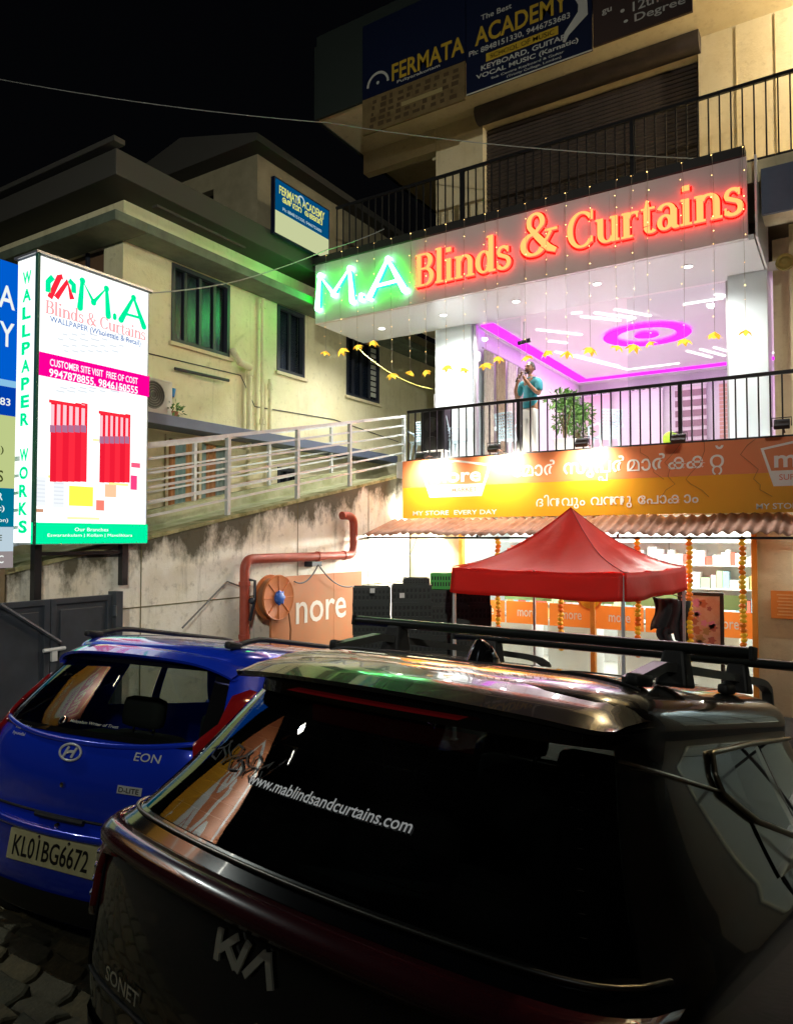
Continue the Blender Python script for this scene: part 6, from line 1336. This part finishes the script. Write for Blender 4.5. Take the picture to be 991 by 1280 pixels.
p = MB(); p.tube([E_.rear(-.14+.016*math.cos(t*.5236),1.05+.016*math.sin(t*.5236),.012) for t in range(13)], .004, 5, False); p.build('sticker_ring', M_chr, EO)
for z in (.795,.625): p = MB(); p.lathe([(.0,.012),(.011,.01),(.013,.0)],E_.rear(0.0,z,.004),(0,-1,0),12); p.build('lock', M_chr, EO)
p = MB(); p.box((-.55,.35,.92),(.55,.75,.94)); p.build('parcel_shelf', M_cabin, EO)
seats(EO, (-.31,.31), (.95,), -.22); seats(EO, (-.31,.31), (1.75,), -.16); p = MB(); p.bbox((0,2.6,.90),(1.1,.3,.16),.05); p.build('dashboard', M_cabin, EO, smooth=True)
p = MB(); p.bbox((0,2.22,1.27),(.2,.03,.06),.02); p.build('inside_mirror', M_cabin, EO)
wheels(EO, .69, (.60,2.98), .28, .16)
# motorbike mirror and grip seen through the blue car's windows
q = at(192,833,X=-6.2)
# ------------------------------------------------------------------ beside and behind the viewer: seen mirrored in the car windows
MS = thing('roadside_sign', (-7.3,1.1,gz(-7.3,1.1)), 'orange and yellow supermarket sign mirrored in the rear windows of the cars', 'sign')
fm = fx(-7.28)
p = MB(); p.rect(fm,.15,4.45,2.05,5.25,-.08,0); p.build('upper_panel', M_sal, MS); p = MB(); p.rect(fm,.15,3.65,2.05,4.449,-.08,0); p.build('lower_panel', M_yel, MS)
more_logo(fm, 1.1, 4.5, 1.2, .85, .002, MS, M_sw, M_sred)
p = MB(); p.text('MY STORE EVERY DAY', fm, .35, 3.78, 1.5, .13, .003, .012); p.build('lettering', M_sw, MS)
for y in (.5,1.7): p = MB(); p.box((-7.42,y-.04,rz(y)),(-7.362,y+.04,5.2)); p.build('post', M_blackm, MS)
for y,tgt,w in ((1.0,Vector((-7.3,1.1,4.3)),55),(1.45,Vector((-3.2,1.6,.6)),56)):
    c = Vector((-6.75,y,5.55)); d = (tgt-c).normalized()
    p = MB(); p.beam((-7.32,y,5.3),c,.03,.03); p.beam(c-d*.06,c,.2,.14); p.build('lamp_arm', M_fl, MS)
    r = d.cross(Vector((0,0,1))).normalized(); p = MB(); p.rect(frame(c+d*.003,r,r.cross(d)),-.085,-.06,.085,.06,-.001,.001); p.build('lamp_lens', MATS['flood_lens'], MS)
    l = bpy.data.lights.new('sign_lamp','SPOT'); l.energy = w; l.spot_size = R_(130); l.spot_blend = .9; l.shadow_soft_size = .06; l.color = (.9,1,.95)
    o = bpy.data.objects.new('sign_lamp', l); COL.objects.link(o); o.matrix_world = Matrix.Translation(c+d*.03) @ d.to_track_quat('-Z','Y').to_matrix().to_4x4(); o.parent = MS; o.matrix_parent_inverse = ROOTM[MS.name].inverted()
LX, LY = 5.0, -6.5
SLP = thing('street_lamp', (LX,LY,.56), 'tall grey street lamp behind the viewer that lights the building front', 'street lamp')
p = MB(); p.tube([(LX,LY,.56),(LX,LY,7.0),(LX-.2,LY+.3,7.5),(LX-.5,LY+.8,7.6)], [.08,.06,.05,.04], 10); p.build('pole', M_steel, SLP, smooth=True)
p = MB(); p.bbox((LX-.6,LY+.95,7.6),(.22,.5,.09),.03); p.build('lamp_head', M_steel, SLP); p = MB(); p.box((LX-.69,LY+.75,7.545),(LX-.51,LY+1.15,7.554)); p.build('lens', emis('street_lens',(.95,1,.9),40), SLP)
l = bpy.data.lights.new('street_light','SPOT'); l.energy = 2100; l.spot_size = R_(62); l.spot_blend = 1.0; l.shadow_soft_size = .15; l.color = (1,.98,.84)
lc = Vector((LX-.6,LY+.95,7.5)); dv = (Vector((-8.2,9.5,5.6))-lc).normalized()
o = bpy.data.objects.new('street_light', l); COL.objects.link(o); o.matrix_world = Matrix.Translation(lc) @ dv.to_track_quat('-Z','Y').to_matrix().to_4x4(); o.parent = SLP; o.matrix_parent_inverse = ROOTM[SLP.name].inverted()
# lamp on the ceiling of the upper balcony, just right of the frame
BLP = thing('balcony_lamp', (1.3,12.5,10.7), 'round ceiling lamp of the upper balcony at the right end', 'lamp')
p = MB(); p.lathe([(.0,-.09),(.1,-.085),(.14,-.05),(.15,.0),(.15,.139)], (1.3,12.5,10.7), n=18); p.build('shade', emis('balcony_lamp_glass',(1,.8,.5),10), BLP, smooth=True)
l = bpy.data.lights.new('balcony_light','POINT'); l.energy = 200; l.shadow_soft_size = .12; l.color = (1,.84,.6)
o = bpy.data.objects.new('balcony_light', l); COL.objects.link(o); o.location = (1.3,12.5,10.5); attach(o, BLP)
